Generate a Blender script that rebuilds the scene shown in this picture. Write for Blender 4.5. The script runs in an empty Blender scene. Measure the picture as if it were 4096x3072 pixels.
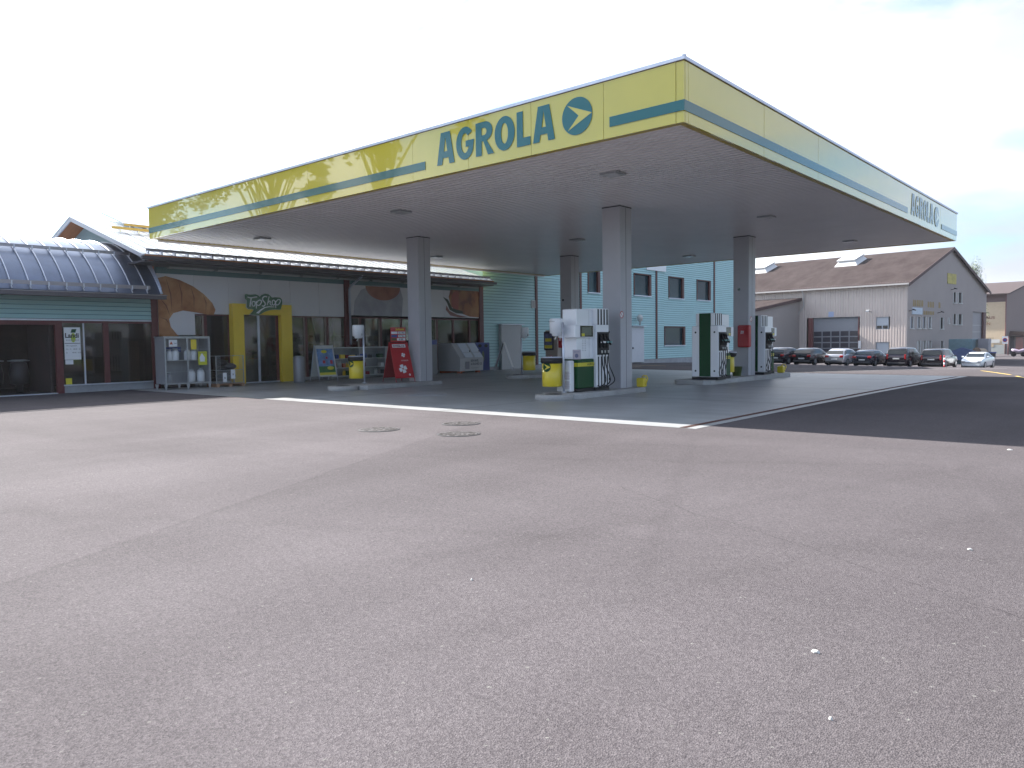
import bpy, math, random
from mathutils import Vector, Matrix
from mathutils.geometry import tessellate_polygon
R = random.Random(11)
sc = bpy.context.scene
COL = sc.collection
PI = math.pi
ORG = {}
# ------------------------------------------------------------------ helpers
class MB:
    """collects faces and links them as ONE mesh object"""
    def __init__(s): s.v=[]; s.f=[]; s.m=[]; s.sm=[]
    def face(s, pts, m=0, sm=False):
        n=len(s.v); s.v+= [tuple(p) for p in pts]; s.f.append(tuple(range(n,n+len(pts)))); s.m.append(m); s.sm.append(sm)
    def box(s, x0,x1,y0,y1,z0,z1,m=0, M=None, c=0.0):
        if c>0:
            zs=[z0,z0+c,z1-c,z1]; ins=[c,0,0,c]
            rings=[]
            for z,i in zip(zs,ins):
                a,b,d,e=x0+i,x1-i,y0+i,y1-i; k=c*0.9
                rings.append([(a+k,d,z),(b-k,d,z),(b,d+k,z),(b,e-k,z),(b-k,e,z),(a+k,e,z),(a,e-k,z),(a,d+k,z)])
            s.loft(rings,m,M=M); return s
        P=[(x,y,z) for z in (z0,z1) for (x,y) in ((x0,y0),(x1,y0),(x1,y1),(x0,y1))]
        if M: P=[tuple(M@Vector(p)) for p in P]
        n=len(s.v); s.v+=P
        for q in ((3,2,1,0),(4,5,6,7),(0,1,5,4),(1,2,6,5),(2,3,7,6),(3,0,4,7)):
            s.f.append(tuple(n+i for i in q)); s.m.append(m); s.sm.append(False)
        return s
    def loft(s, rings, m=0, sm=False, caps=True, M=None, closed=True):
        n0=len(s.v); k=len(rings[0])
        for r in rings: s.v+=[tuple(M@Vector(p)) if M else tuple(p) for p in r]
        for i in range(len(rings)-1):
            for j in range(k if closed else k-1):
                a=n0+i*k+j; b=n0+i*k+(j+1)%k
                s.f.append((a,b,b+k,a+k)); s.m.append(m); s.sm.append(sm)
        if caps and closed:
            s.f.append(tuple(n0+j for j in reversed(range(k)))); s.m.append(m); s.sm.append(False)
            e=n0+(len(rings)-1)*k
            s.f.append(tuple(e+j for j in range(k))); s.m.append(m); s.sm.append(False)
        return s
    def cyl(s, p0,p1,r0,r1=None,n=16,m=0,sm=True,caps=True):
        r1=r0 if r1 is None else r1
        p0=Vector(p0); p1=Vector(p1); d=(p1-p0).normalized()
        a=d.orthogonal().normalized(); b=d.cross(a)
        rg=lambda p,r:[p+a*(r*math.cos(2*PI*i/n))+b*(r*math.sin(2*PI*i/n)) for i in range(n)]
        return s.loft([rg(p0,r0),rg(p1,r1)],m,sm,caps)
    def lathe(s, c, prof, n=24, m=0, sm=True, caps=True):
        return s.loft([[(c[0]+r*math.cos(2*PI*i/n),c[1]+r*math.sin(2*PI*i/n),c[2]+z) for i in range(n)] for r,z in prof],m,sm,caps)
    def tube(s, pts, r, n=8, m=0):
        pts=[Vector(p) for p in pts]; rings=[]; ref=None
        for i,p in enumerate(pts):
            t=(pts[min(i+1,len(pts)-1)]-pts[max(i-1,0)]).normalized()
            a=t.orthogonal().normalized() if ref is None else (ref-t*ref.dot(t)).normalized()
            ref=a; b=t.cross(a); rr=r[i] if isinstance(r,(list,tuple)) else r
            rings.append([p+a*(rr*math.cos(2*PI*j/n))+b*(rr*math.sin(2*PI*j/n)) for j in range(n)])
        return s.loft(rings,m,True)
    def prism(s, poly, axis, a, b, m=0):
        """poly: 2D outline in the two other axes, extruded from a to b along axis"""
        f={'x':lambda p,t:(t,p[0],p[1]),'y':lambda p,t:(p[0],t,p[1]),'z':lambda p,t:(p[0],p[1],t)}[axis]
        return s.loft([[f(p,a) for p in poly],[f(p,b) for p in poly]],m)
    def build(s, name, mats, parent=None, local=False):
        me=bpy.data.meshes.new(name)
        o0=Vector((0,0,0)) if (parent is None or local) else ORG.get(parent.name,Vector((0,0,0)))
        me.from_pydata([tuple(Vector(v)-o0) for v in s.v],[],s.f)
        if not isinstance(mats,(list,tuple)): mats=[mats]
        for m in mats: me.materials.append(m)
        me.polygons.foreach_set('material_index',s.m); me.polygons.foreach_set('use_smooth',s.sm)
        me.update()
        import bmesh
        bm=bmesh.new(); bm.from_mesh(me); bmesh.ops.recalc_face_normals(bm,faces=bm.faces); bm.to_mesh(me); bm.free()
        o=bpy.data.objects.new(name,me); COL.objects.link(o)
        if parent is not None: o.parent=parent; ORG[o.name]=o0
        return o
def tag(o,label=None,cat=None,group=None,kind=None):
    if label: o['label']=label
    if cat: o['category']=cat
    if group: o['group']=group
    if kind: o['kind']=kind
    return o
def thing(name,label,cat,loc=(0,0,0),rz=0,group=None):
    o=bpy.data.objects.new(name,None); COL.objects.link(o); o.empty_display_size=.2
    o.location=loc; o.rotation_euler=(0,0,rz); ORG[o.name]=Vector(loc)
    return tag(o,label,cat,group)
def copy_tree(o,parent=None):
    c=o.copy(); COL.objects.link(c)
    if parent: c.parent=parent
    for ch in list(o.children): copy_tree(ch,c)
    return c
FR={'X':Matrix(((0,0,1),(1,0,0),(0,1,0))),'-Y':Matrix(((1,0,0),(0,0,-1),(0,1,0))),'Z':Matrix.Identity(3)}
def place(o,origin,face,parent,rot=None):
    M=(rot if rot is not None else FR[face]).to_4x4(); M.translation=Vector(origin)
    me=o.data; me.transform(M)
    if parent is not None:
        o0=ORG.get(parent.name,Vector((0,0,0))); me.transform(Matrix.Translation(-o0)); o.parent=parent; ORG[o.name]=o0
    return o
def text(name,body,size,origin,face,mat,parent=None,bold=0.0,sx=1.0,shear=0.0,align='LEFT',rot=None,space=1.0):
    cu=bpy.data.curves.new(name,'FONT'); cu.body=body; cu.size=size; cu.offset=bold; cu.align_x=align; cu.shear=shear; cu.resolution_u=3; cu.space_character=space
    t=bpy.data.objects.new(name,cu); COL.objects.link(t)
    dg=bpy.context.evaluated_depsgraph_get(); me=bpy.data.meshes.new_from_object(t.evaluated_get(dg))
    bpy.data.objects.remove(t); me.name=name; me.transform(Matrix.Diagonal((sx,1,1,1)))
    me.materials.clear(); me.materials.append(mat)
    o=bpy.data.objects.new(name,me); COL.objects.link(o)
    return place(o,origin,face,parent,rot)
def shape(name,polys,origin,face,mat,parent=None,scale=(1,1),rot=None):
    """flat lettering / emblem; polys = list of [outer, hole, ...]"""
    vs=[];fs=[]
    for loops in polys:
        L=[[Vector((p[0]*scale[0],p[1]*scale[1],0)) for p in l] for l in loops]
        n=len(vs); flat=[p for l in L for p in l]; vs+=flat
        for tri in tessellate_polygon(L): fs.append(tuple(n+i for i in tri))
    me=bpy.data.meshes.new(name); me.from_pydata([tuple(v) for v in vs],[],fs); me.materials.append(mat)
    o=bpy.data.objects.new(name,me); COL.objects.link(o)
    return place(o,origin,face,parent,rot)
def ell(cx,cy,rx,ry,a0=0,a1=360,n=28):
    return [(cx+rx*math.cos(math.radians(a0+(a1-a0)*i/n)),cy+ry*math.sin(math.radians(a0+(a1-a0)*i/n))) for i in range(n if abs(a1-a0)==360 else n+1)]
# ------------------------------------------------------------------ materials
def mat(name,col,rough=.6,metal=0,var=0.0,vscale=3.0,bump=0.0,bscale=40,spec=.5,coat=0,alpha=None,stretch=None,dirt=None):
    m=bpy.data.materials.new(name); m.use_nodes=True; nt=m.node_tree; N=nt.nodes; L=nt.links; b=N['Principled BSDF']
    b.inputs['Base Color'].default_value=(*col,1); b.inputs['Roughness'].default_value=rough; b.inputs['Metallic'].default_value=metal
    b.inputs['Specular IOR Level'].default_value=spec; b.inputs['Coat Weight'].default_value=coat; b.inputs['Coat Roughness'].default_value=.05
    if var or bump or dirt:
        tc=N.new('ShaderNodeTexCoord'); mp=N.new('ShaderNodeMapping'); L.new(tc.outputs['Object'],mp.inputs[0])
        if stretch: mp.inputs['Scale'].default_value=stretch
    if var or dirt:
        no=N.new('ShaderNodeTexNoise'); no.inputs['Scale'].default_value=vscale; no.inputs['Detail'].default_value=6; no.inputs['Roughness'].default_value=.6
        L.new(mp.outputs[0],no.inputs[0]); r=N.new('ShaderNodeValToRGB')
        r.color_ramp.elements[0].position=.3; r.color_ramp.elements[1].position=.7
        lo=[max(0,c*(1-var)) for c in col]; hi=[min(1,c*(1+var)) for c in col]
        if dirt: lo=list(dirt)
        r.color_ramp.elements[0].color=(*lo,1); r.color_ramp.elements[1].color=(*hi,1)
        L.new(no.outputs[0],r.inputs[0]); L.new(r.outputs[0],b.inputs['Base Color'])
        mr=N.new('ShaderNodeMapRange'); mr.inputs[3].default_value=max(.02,rough*.85); mr.inputs[4].default_value=min(1,rough*1.15)
        L.new(no.outputs[0],mr.inputs[0]); L.new(mr.outputs[0],b.inputs['Roughness'])
    if bump:
        n2=N.new('ShaderNodeTexNoise'); n2.inputs['Scale'].default_value=bscale; n2.inputs['Detail'].default_value=4; L.new(mp.outputs[0],n2.inputs[0])
        bu=N.new('ShaderNodeBump'); bu.inputs['Strength'].default_value=bump; bu.inputs['Distance'].default_value=.01; L.new(n2.outputs[0],bu.inputs['Height']); L.new(bu.outputs[0],b.inputs['Normal'])
    return m
def glassmat(name,tint=(.75,.8,.8),fres=1.45):
    m=bpy.data.materials.new(name); m.use_nodes=True; nt=m.node_tree; N=nt.nodes; L=nt.links
    N.remove(N['Principled BSDF']); o=N['Material Output']
    t=N.new('ShaderNodeBsdfTransparent'); t.inputs[0].default_value=(*tint,1)
    g=N.new('ShaderNodeBsdfGlossy'); g.inputs['Roughness'].default_value=.01; g.inputs[0].default_value=(1,1,1,1)
    f=N.new('ShaderNodeFresnel'); f.inputs[0].default_value=fres; mx=N.new('ShaderNodeMixShader')
    L.new(f.outputs[0],mx.inputs[0]); L.new(t.outputs[0],mx.inputs[1]); L.new(g.outputs[0],mx.inputs[2]); L.new(mx.outputs[0],o.inputs[0])
    return m
def asphalt_mat():
    m=bpy.data.materials.new('asphalt'); m.use_nodes=True; nt=m.node_tree; N=nt.nodes; L=nt.links; b=N['Principled BSDF']
    tc=N.new('ShaderNodeTexCoord')
    def noise(sc_,det=5,rough=.6,scale=None,rot=None):
        n=N.new('ShaderNodeTexNoise'); n.inputs['Scale'].default_value=sc_; n.inputs['Detail'].default_value=det; n.inputs['Roughness'].default_value=rough
        if scale or rot:
            mp=N.new('ShaderNodeMapping'); L.new(tc.outputs['Object'],mp.inputs[0])
            if scale: mp.inputs['Scale'].default_value=scale
            if rot: mp.inputs['Rotation'].default_value=(0,0,rot)
            L.new(mp.outputs[0],n.inputs[0])
        else: L.new(tc.outputs['Object'],n.inputs[0])
        return n.outputs[0]
    def ramp(src,p0,p1,c0,c1):
        r=N.new('ShaderNodeValToRGB'); r.color_ramp.elements[0].position=p0; r.color_ramp.elements[1].position=p1
        r.color_ramp.elements[0].color=(*c0,1); r.color_ramp.elements[1].color=(*c1,1); L.new(src,r.inputs[0]); return r.outputs[0]
    def mul(a,b_,f=1.0,bt='MULTIPLY'):
        x=N.new('ShaderNodeMix'); x.data_type='RGBA'; x.blend_type=bt; x.inputs[0].default_value=f
        L.new(a,x.inputs[6]); L.new(b_,x.inputs[7]); return x.outputs[2]
    base=ramp(noise(.16,6,.55),.3,.72,(.081,.073,.077),(.104,.095,.100))
    streak=ramp(noise(.35,5,.6,(1,.09,1),-.35),.35,.7,(.86,.86,.86),(1.08,1.08,1.08))
    streak2=ramp(noise(.4,4,.6,(.08,1,1),-.25),.4,.7,(.9,.9,.9),(1.06,1.06,1.06))
    c=mul(mul(base,streak),streak2)
    # grit: dark and light stones of the surface course
    v=N.new('ShaderNodeTexVoronoi'); v.inputs['Scale'].default_value=130; L.new(tc.outputs['Object'],v.inputs[0])
    sep=N.new('ShaderNodeSeparateColor'); L.new(v.outputs['Color'],sep.inputs[0])
    c=mul(c,ramp(sep.outputs[0],0,1,(.74,.73,.75),(1.26,1.26,1.25)))
    v2=N.new('ShaderNodeTexVoronoi'); v2.inputs['Scale'].default_value=75; L.new(tc.outputs['Object'],v2.inputs[0])
    s2=N.new('ShaderNodeSeparateColor'); L.new(v2.outputs['Color'],s2.inputs[0])
    c=mul(c,ramp(s2.outputs[1],0,1,(.86,.86,.86),(1.14,1.14,1.14)))
    spk=ramp(s2.outputs[2],.997,.999,(0,0,0),(1,1,1))
    wm=N.new('ShaderNodeMix'); wm.data_type='RGBA'; L.new(spk,wm.inputs[0]); L.new(c,wm.inputs[6]); wm.inputs[7].default_value=(.15,.145,.14,1)
    # a long paving joint with a slightly different mix on its left
    sx=N.new('ShaderNodeSeparateXYZ'); L.new(tc.outputs['Object'],sx.inputs[0])
    d=N.new('ShaderNodeMath'); d.operation='MULTIPLY_ADD'; d.inputs[1].default_value=.41; L.new(sx.outputs[0],d.inputs[0]); 
    yy=N.new('ShaderNodeMath'); yy.operation='MULTIPLY'; yy.inputs[1].default_value=.912; L.new(sx.outputs[1],yy.inputs[0]); L.new(yy.outputs[0],d.inputs[2])
    # line through (-5.98,1.59) and (-8.21,6.22): direction (-.434,.901); normal (.901,.434)
    d.inputs[1].default_value=.901; yy.inputs[1].default_value=.434
    nz=N.new('ShaderNodeMath'); nz.operation='MULTIPLY_ADD'; nz.inputs[1].default_value=.25; L.new(noise(1.2,3),nz.inputs[0]); L.new(d.outputs[0],nz.inputs[2])
    jn=ramp(nz.outputs[0],0,1,(1,1,1),(1,1,1))
    mr=N.new('ShaderNodeMapRange'); mr.inputs[1].default_value=-4.62; mr.inputs[2].default_value=-4.52; mr.inputs[3].default_value=1.09; mr.inputs[4].default_value=.97; L.new(nz.outputs[0],mr.inputs[0])
    cr=N.new('ShaderNodeCombineColor'); [L.new(mr.outputs[0],cr.inputs[i]) for i in range(3)]
    c=mul(wm.outputs[2],cr.outputs[0])
    def mth(op,a,b_=None,cc=None):
        n=N.new('ShaderNodeMath'); n.operation=op
        for i,q in enumerate((a,b_,cc)):
            if q is None: continue
            if isinstance(q,(int,float)): n.inputs[i].default_value=q
            else: L.new(q,n.inputs[i])
        return n.outputs[0]
    wob=mth('MULTIPLY',mth('SUBTRACT',noise(1.6,6,.65),.5),.9)
    brk=noise(2.5,4)
    def seg(p,q,wd,k,wb=.5,soft=.5):
        nonlocal c
        d=Vector(q)-Vector(p); ln_=d.length; d.normalize(); n_=Vector((-d.y,d.x))
        along=mth('ADD',mth('MULTIPLY',sx.outputs[0],d.x),mth('MULTIPLY',sx.outputs[1],d.y)); along=mth('SUBTRACT',along,d.dot(Vector(p)))
        off=mth('ADD',mth('MULTIPLY',sx.outputs[0],n_.x),mth('MULTIPLY',sx.outputs[1],n_.y)); off=mth('SUBTRACT',off,n_.dot(Vector(p)))
        off=mth('ABSOLUTE',mth('ADD',off,mth('MULTIPLY',wob,wb)))
        m1=N.new('ShaderNodeMapRange'); m1.inputs[1].default_value=wd*(1-soft); m1.inputs[2].default_value=wd; m1.inputs[3].default_value=1; m1.inputs[4].default_value=0; L.new(off,m1.inputs[0])
        a=mth('MULTIPLY',mth('GREATER_THAN',along,0),mth('LESS_THAN',along,ln_))
        f=mth('MULTIPLY',mth('MULTIPLY',m1.outputs[0],a),mth('MULTIPLY_ADD',brk,.8,.25))
        g=mth('SUBTRACT',1,mth('MULTIPLY',f,k)); cc_=N.new('ShaderNodeCombineColor'); [L.new(g,cc_.inputs[i]) for i in range(3)]
        c=mul(c,cc_.outputs[0])
    seg((-5.98,1.59),(-9.6,9.1),.035,.13,.25); seg((-5.84,11.39),(-2.56,4.22),.16,.10,.5,1)
    seg((-3.33,6.44),(-.2,4.9),.014,.25,.35); seg((-4.6,7.1),(-3.33,6.44),.010,.3,.35)
    for (p,q) in (((-14,4),(-2.2,10.5)),((-14.3,5.6),(-2.6,12.0)),((-9,2.2),(2.5,8.2)),((-4.5,3.0),(-1.2,12.3)),((-3.0,2.6),(.3,12.0)),((-26,9),(-11,11.5)),((-26,7.4),(-11,9.9))): seg(p,q,.17,.085,.6,1)
    seg((-2.15,11.09),(-.83,7.15),.09,-.08,.4,1)
    L.new(c,b.inputs['Base Color'])
    b.inputs['Roughness'].default_value=1; b.inputs['Specular IOR Level'].default_value=.06
    bu=N.new('ShaderNodeBump'); bu.inputs['Strength'].default_value=.55; bu.inputs['Distance'].default_value=.006
    L.new(v.outputs['Distance'],bu.inputs['Height']); L.new(bu.outputs[0],b.inputs['Normal'])
    return m
def conc_mat(name,c0,c1,spec=.4,rough=.65):
    m=mat(name,c1,rough,var=.1,vscale=.5,bump=.25,bscale=60,spec=spec)
    nt=m.node_tree; N=nt.nodes; L=nt.links; b=N['Principled BSDF']; tc=[n for n in N if n.type=='TEX_COORD'][0]
    old=b.inputs['Base Color'].links[0].from_socket
    for s_,sc_,lo,hi in ((2.2,(.25,1,1),.86,1.06),(.45,(1,.35,1),.84,1.08),(30,(1,1,1),.9,1.08)):
        n=N.new('ShaderNodeTexNoise'); n.inputs['Scale'].default_value=s_; n.inputs['Detail'].default_value=5
        mp=N.new('ShaderNodeMapping'); mp.inputs['Scale'].default_value=sc_; L.new(tc.outputs['Object'],mp.inputs[0]); L.new(mp.outputs[0],n.inputs[0])
        r=N.new('ShaderNodeValToRGB'); r.color_ramp.elements[0].position=.35; r.color_ramp.elements[1].position=.65
        r.color_ramp.elements[0].color=(lo,lo,lo,1); r.color_ramp.elements[1].color=(hi,hi,hi,1); L.new(n.outputs[0],r.inputs[0])
        x=N.new('ShaderNodeMix'); x.data_type='RGBA'; x.blend_type='MULTIPLY'; x.inputs[0].default_value=1
        L.new(old,x.inputs[6]); L.new(r.outputs[0],x.inputs[7]); old=x.outputs[2]
    L.new(old,b.inputs['Base Color'])
    return m
M={}
M['asphalt']=asphalt_mat()
M['concrete']=conc_mat('concrete',None,(.30,.31,.315),spec=.6,rough=.42)
M['kerb']=conc_mat('kerb_concrete',None,(.36,.355,.35))
M['plinth']=conc_mat('plinth_concrete',None,(.33,.34,.36))
M['yellow']=mat('yellow_fascia',(.60,.50,.04),.12,var=.03,vscale=1.5,coat=1,spec=.35)
M['yellow'].node_tree.nodes['Principled BSDF'].inputs['Coat IOR'].default_value=1.6; M['yellow'].node_tree.nodes['Principled BSDF'].inputs['Coat Roughness'].default_value=.01
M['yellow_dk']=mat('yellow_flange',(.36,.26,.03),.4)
M['green']=mat('logo_green',(.022,.125,.115),.15,spec=.5,coat=.35)
M['trim']=mat('pale_metal_trim',(.55,.58,.66),.35,metal=.5,var=.08)
M['soffit']=mat('soffit_sheet',(.70,.675,.685),.25,var=.03,vscale=.8,spec=.45)
M['column']=mat('column_grey',(.42,.415,.445),.4,var=.04,vscale=2)
M['joint']=mat('dark_joint',(.03,.03,.035),.6)
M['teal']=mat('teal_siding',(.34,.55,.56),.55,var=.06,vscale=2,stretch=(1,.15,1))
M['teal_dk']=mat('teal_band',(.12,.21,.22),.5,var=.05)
M['teal_lap_shade']=mat('siding_lap_shade',(.12,.22,.24),.8)  # darker teal paints in the shade line under each siding lap
M['oxblood']=mat('oxblood_wood',(.10,.018,.02),.5,var=.15,vscale=4)
M['brown']=mat('brown_wood_post',(.10,.035,.03),.55,var=.15,vscale=4)
M['wood']=mat('pine_soffit',(.38,.14,.045),.5,var=.25,vscale=3,stretch=(1,8,1))
M['roof_metal']=mat('zinc_roof',(.50,.52,.55),.32,metal=.75,var=.06,vscale=1.2)
M['vault']=mat('vault_sheet',(.15,.18,.25),.38,metal=.8,var=.15,vscale=1.5)
M['gutter']=mat('dark_gutter',(.09,.085,.1),.4,metal=.6)
M['snow']=mat('snow_guard_metal',(.30,.29,.32),.35,metal=.7)
M['white_panel']=mat('white_facade_panel',(.62,.60,.62),.45,var=.03,vscale=.7)
M['white']=mat('white_paint',(.72,.73,.75),.3,var=.03,vscale=2,coat=.2)
M['offwhite']=mat('off_white',(.52,.52,.50),.5,var=.05)
M['grey']=mat('grey_metal',(.30,.31,.33),.35,metal=.3,var=.08)
M['galv']=mat('galvanised_steel',(.42,.44,.47),.3,metal=.7,var=.12,vscale=12)
M['dkgrey']=mat('dark_grey',(.05,.05,.055),.45)
M['black']=mat('black_rubber',(.014,.014,.016),.5,spec=.3)
M['gloss_black']=mat('gloss_black',(.012,.011,.013),.1)
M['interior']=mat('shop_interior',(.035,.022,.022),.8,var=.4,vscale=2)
M['glass']=glassmat('shop_glass',(.55,.56,.54),1.5)
M['carglass']=mat('car_glass',(.015,.018,.02),.06,spec=.35)
M['winglass']=mat('window_glass',(.03,.04,.045),.05,spec=.8)
M['pump_white']=mat('pump_white',(.80,.81,.84),.25,coat=.3,var=.02)
M['pump_green']=mat('pump_green',(.007,.060,.020),.45,coat=0,spec=.2,var=.08,vscale=2)
M['pump_yellow']=mat('pump_yellow',(.62,.55,.03),.3)
M['bin_yellow']=mat('bin_yellow',(.68,.53,.03),.3,var=.05,vscale=5,coat=.2)
M['portal']=mat('portal_yellow',(.80,.55,.04),.4,var=.04,vscale=2)
M['red']=mat('signal_red',(.42,.012,.02),.35,var=.06)
M['red_dk']=mat('dark_red',(.22,.008,.015),.5)
M['blue']=mat('cabinet_blue',(.035,.06,.24),.4,var=.08)
M['orange']=mat('orange',(.45,.10,.03),.5)
M['bucket']=mat('olive_plastic',(.06,.085,.02),.5)
M['wooden']=mat('raw_wood',(.30,.17,.10),.8,var=.25,vscale=8)
M['render']=mat('grey_render',(.33,.29,.27),.85,var=.05,vscale=.4,bump=.2)
M['sheet']=mat('beige_sheet',(.55,.47,.43),.55,var=.07,vscale=.8,stretch=(1,1,.2))
M['eternit']=mat('fibre_cement_roof',(.165,.105,.095),.8,var=.16,vscale=1.1,stretch=(.3,1,1))
M['cream']=mat('cream_render',(.50,.40,.28),.85,var=.05)
M['fadedyellow']=mat('faded_yellow_sign',(.42,.36,.10),.7,var=.25,vscale=1.5)
M['fadedorange']=mat('faded_lettering',(.30,.22,.10),.8,var=.2,vscale=2)
M['skylight']=mat('skylight_plastic',(.55,.55,.55),.35)
M['iron']=None
M['leaf']=mat('leaves',(.055,.095,.022),.55,var=.5,vscale=1.5)
M['bark']=mat('bark',(.09,.065,.045),.9,var=.3,vscale=6,bump=.6,bscale=20)
M['grass']=mat('grass',(.07,.11,.025),.9,var=.35,vscale=1.5,bump=.6,bscale=80)
M['ink']=mat('dark_lettering',(.025,.025,.03),.6)
M['croissant']=None
def iron():
    m=mat('cast_iron_cover',(.05,.05,.05),.85,spec=.15); nt=m.node_tree; N=nt.nodes; L=nt.links; b=N['Principled BSDF']
    tc=N.new('ShaderNodeTexCoord'); v=N.new('ShaderNodeTexVoronoi'); v.inputs['Scale'].default_value=26; L.new(tc.outputs['Object'],v.inputs[0])
    s=N.new('ShaderNodeSeparateColor'); L.new(v.outputs['Color'],s.inputs[0]); r=N.new('ShaderNodeValToRGB'); L.new(s.outputs[0],r.inputs[0])
    r.color_ramp.interpolation='CONSTANT'; r.color_ramp.elements[0].color=(.012,.010,.010,1); r.color_ramp.elements[1].position=.38; r.color_ramp.elements[1].color=(.085,.08,.085,1)
    e=r.color_ramp.elements.new(.7); e.color=(.03,.028,.03,1)
    L.new(r.outputs[0],b.inputs['Base Color']); bu=N.new('ShaderNodeBump'); bu.inputs['Distance'].default_value=.02; L.new(s.outputs[0],bu.inputs['Height']); L.new(bu.outputs[0],b.inputs['Normal'])
    return m
M['iron']=iron()
def crust(name,c0,c1,c2,scale=1.6):
    m=mat(name,c1,.6); nt=m.node_tree; N=nt.nodes; L=nt.links; b=N['Principled BSDF']
    tc=N.new('ShaderNodeTexCoord'); w=N.new('ShaderNodeTexNoise'); w.inputs['Scale'].default_value=scale; w.inputs['Detail'].default_value=7; w.inputs['Distortion'].default_value=.3
    L.new(tc.outputs['Object'],w.inputs[0]); r=N.new('ShaderNodeValToRGB'); L.new(w.outputs[0],r.inputs[0])
    r.color_ramp.elements[0].position=.36; r.color_ramp.elements[0].color=(*c0,1); r.color_ramp.elements[1].position=.66; r.color_ramp.elements[1].color=(*c2,1)
    e=r.color_ramp.elements.new(.5); e.color=(*c1,1); L.new(r.outputs[0],b.inputs['Base Color']); return m
M['croissant']=crust('croissant_print',(.25,.09,.035),(.38,.165,.065),(.52,.28,.13),1.3)
M['crust2']=crust('bread_print',(.15,.04,.012),(.30,.11,.035),(.36,.17,.06))
M['pinkprint']=crust('peach_print',(.26,.09,.06),(.33,.13,.085),(.36,.17,.12))
M['greyprint']=crust('soft_shadow_print',(.30,.29,.33),(.34,.33,.37),(.40,.40,.43))
# ------------------------------------------------------------------ terrain
def gz(x,y):
    D=-.652*x+.758*y; L=.758*x+.652*y; m=min(L-7,52.0); m=.5*(m+math.sqrt(m*m+4)); D=min(max(D,0),68)
    return -8.3e-6*D*D*m
def sheet(name,xs,ys,dz,mt,inside=None,kind='structure'):
    b=MB(); idx={}
    for i,x in enumerate(xs):
        for j,y in enumerate(ys):
            idx[i,j]=len(b.v); b.v.append((x,y,gz(x,y)+dz))
    for i in range(len(xs)-1):
        for j in range(len(ys)-1):
            b.f.append((idx[i,j],idx[i+1,j],idx[i+1,j+1],idx[i,j+1])); b.m.append(0); b.sm.append(True)
    o=b.build(name,mt); o['kind']=kind; return o
def rng(a,b,s):
    n=max(1,int(round((b-a)/s))); return [a+(b-a)*i/n for i in range(n+1)]
gx=[-900,-500,-300,-200,-140,-100,-80]+rng(-64,44,1.5)+[50,60,80,120,200,300,500,900]
gy=[-500,-250,-120,-60,-30]+rng(-16,100,1.5)+[106,114,124,136,150,170,200,250,350,600,1200]
sheet('ground',gx,gy,0,M['asphalt'])
sheet('forecourt_slab',rng(-29.7,-6.39,.9),rng(12.48,37.2,.9),.004,M['concrete'])
# slab joints and the drain channel
b=MB()
for y in (18.6,24.8,31.0): b.box(-29.6,-6.45,y-.006,y+.006,.0045,.006)
for x in (-24.9,-19.2,-13.0): b.box(x-.006,x+.006,12.5,36.4,.0045,.006)
o=b.build('slab_marking_lines',M['joint']); o['kind']='structure'
b=MB()
for i in range(48):
    y0=12.5+i*.5
    b.face([(-6.73,y0,gz(-6.73,y0)+.008),(-6.59,y0,gz(-6.59,y0)+.008),(-6.59,y0+.49,gz(-6.59,y0+.49)+.008),(-6.73,y0+.49,gz(-6.73,y0+.49)+.008)],0)
    for k in range(8):
        yy=y0+.02+k*.06; b.box(-6.72,-6.60,yy,yy+.022,gz(-6.66,yy)+.008,gz(-6.66,yy)+.012,1)
tag(b.build('drain_channel',[mat('rust_channel',(.045,.02,.015),.8),mat('rust_grate',(.10,.045,.035),.7)]),'narrow rusty slotted drain channel along the right edge of the concrete slab','drain')
# yellow road lines far right
def ln(x0,y0,x1,y1,w,mt,name):
    bb=MB(); d=Vector((x1-x0,y1-y0)).normalized(); n=Vector((-d.y,d.x))*w/2; k=8
    pts=[]
    for i in range(k+1):
        x=x0+(x1-x0)*i/k; y=y0+(y1-y0)*i/k; pts.append(((x-n.x,y-n.y,gz(x,y)+.012),(x+n.x,y+n.y,gz(x,y)+.012)))
    for i in range(k): bb.face([pts[i][0],pts[i+1][0],pts[i+1][1],pts[i][1]])
    o=bb.build(name,mt); o['kind']='structure'
M['roadyellow']=mat('road_yellow',(.60,.42,.08),.7,var=.2,vscale=4)
M['roadwhite']=mat('road_white',(.5,.5,.5),.7,var=.2,vscale=4)
ln(-7.4,46.6,-5.2,39.9,.12,M['roadyellow'],'yellow_road_line'); ln(-4.8,38.3,-3.9,35.0,.12,M['roadyellow'],'yellow_road_line')
ln(-14.5,36.0,-7.5,56.0,.07,M['roadwhite'],'white_road_line')
for y in (41.0,44.0): ln(-29.6,y,-24.6,y,.1,M['roadyellow'],'yellow_road_line')
# lighter road surface beyond the parked cars
# ------------------------------------------------------------------ canopy
CX0,CX1,CY0,CY1,ZB,ZT=-29.3,-6.97,13.16,37.56,5.69,6.82
can=thing('forecourt_canopy','huge flat forecourt canopy with yellow fascia and green stripe on grey columns','canopy',((CX0+CX1)/2,(CY0+CY1)/2,ZB))
b=MB()                                                     # corrugated soffit, ribs along x
prof=[]; y=CY0+.16
while y<CY1-.2:
    prof+= [(y,ZB+.11),(y+.075,ZB+.11),(y+.09,ZB+.02),(y+.195,ZB+.02)]; y+=.21
b.loft([[(CX0+.12,p[0],p[1]) for p in prof],[(CX1-.12,p[0],p[1]) for p in prof]],0,caps=False,closed=False)
b.build('soffit',M['soffit'],can)
b=MB(); b.box(CX0+.2,CX1-.2,CY0+.2,CY1-.2,ZB+.2,ZT-.06); b.build('deck',M['grey'],can)
for x in (CX0+.13,CX1-.13): pass
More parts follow.
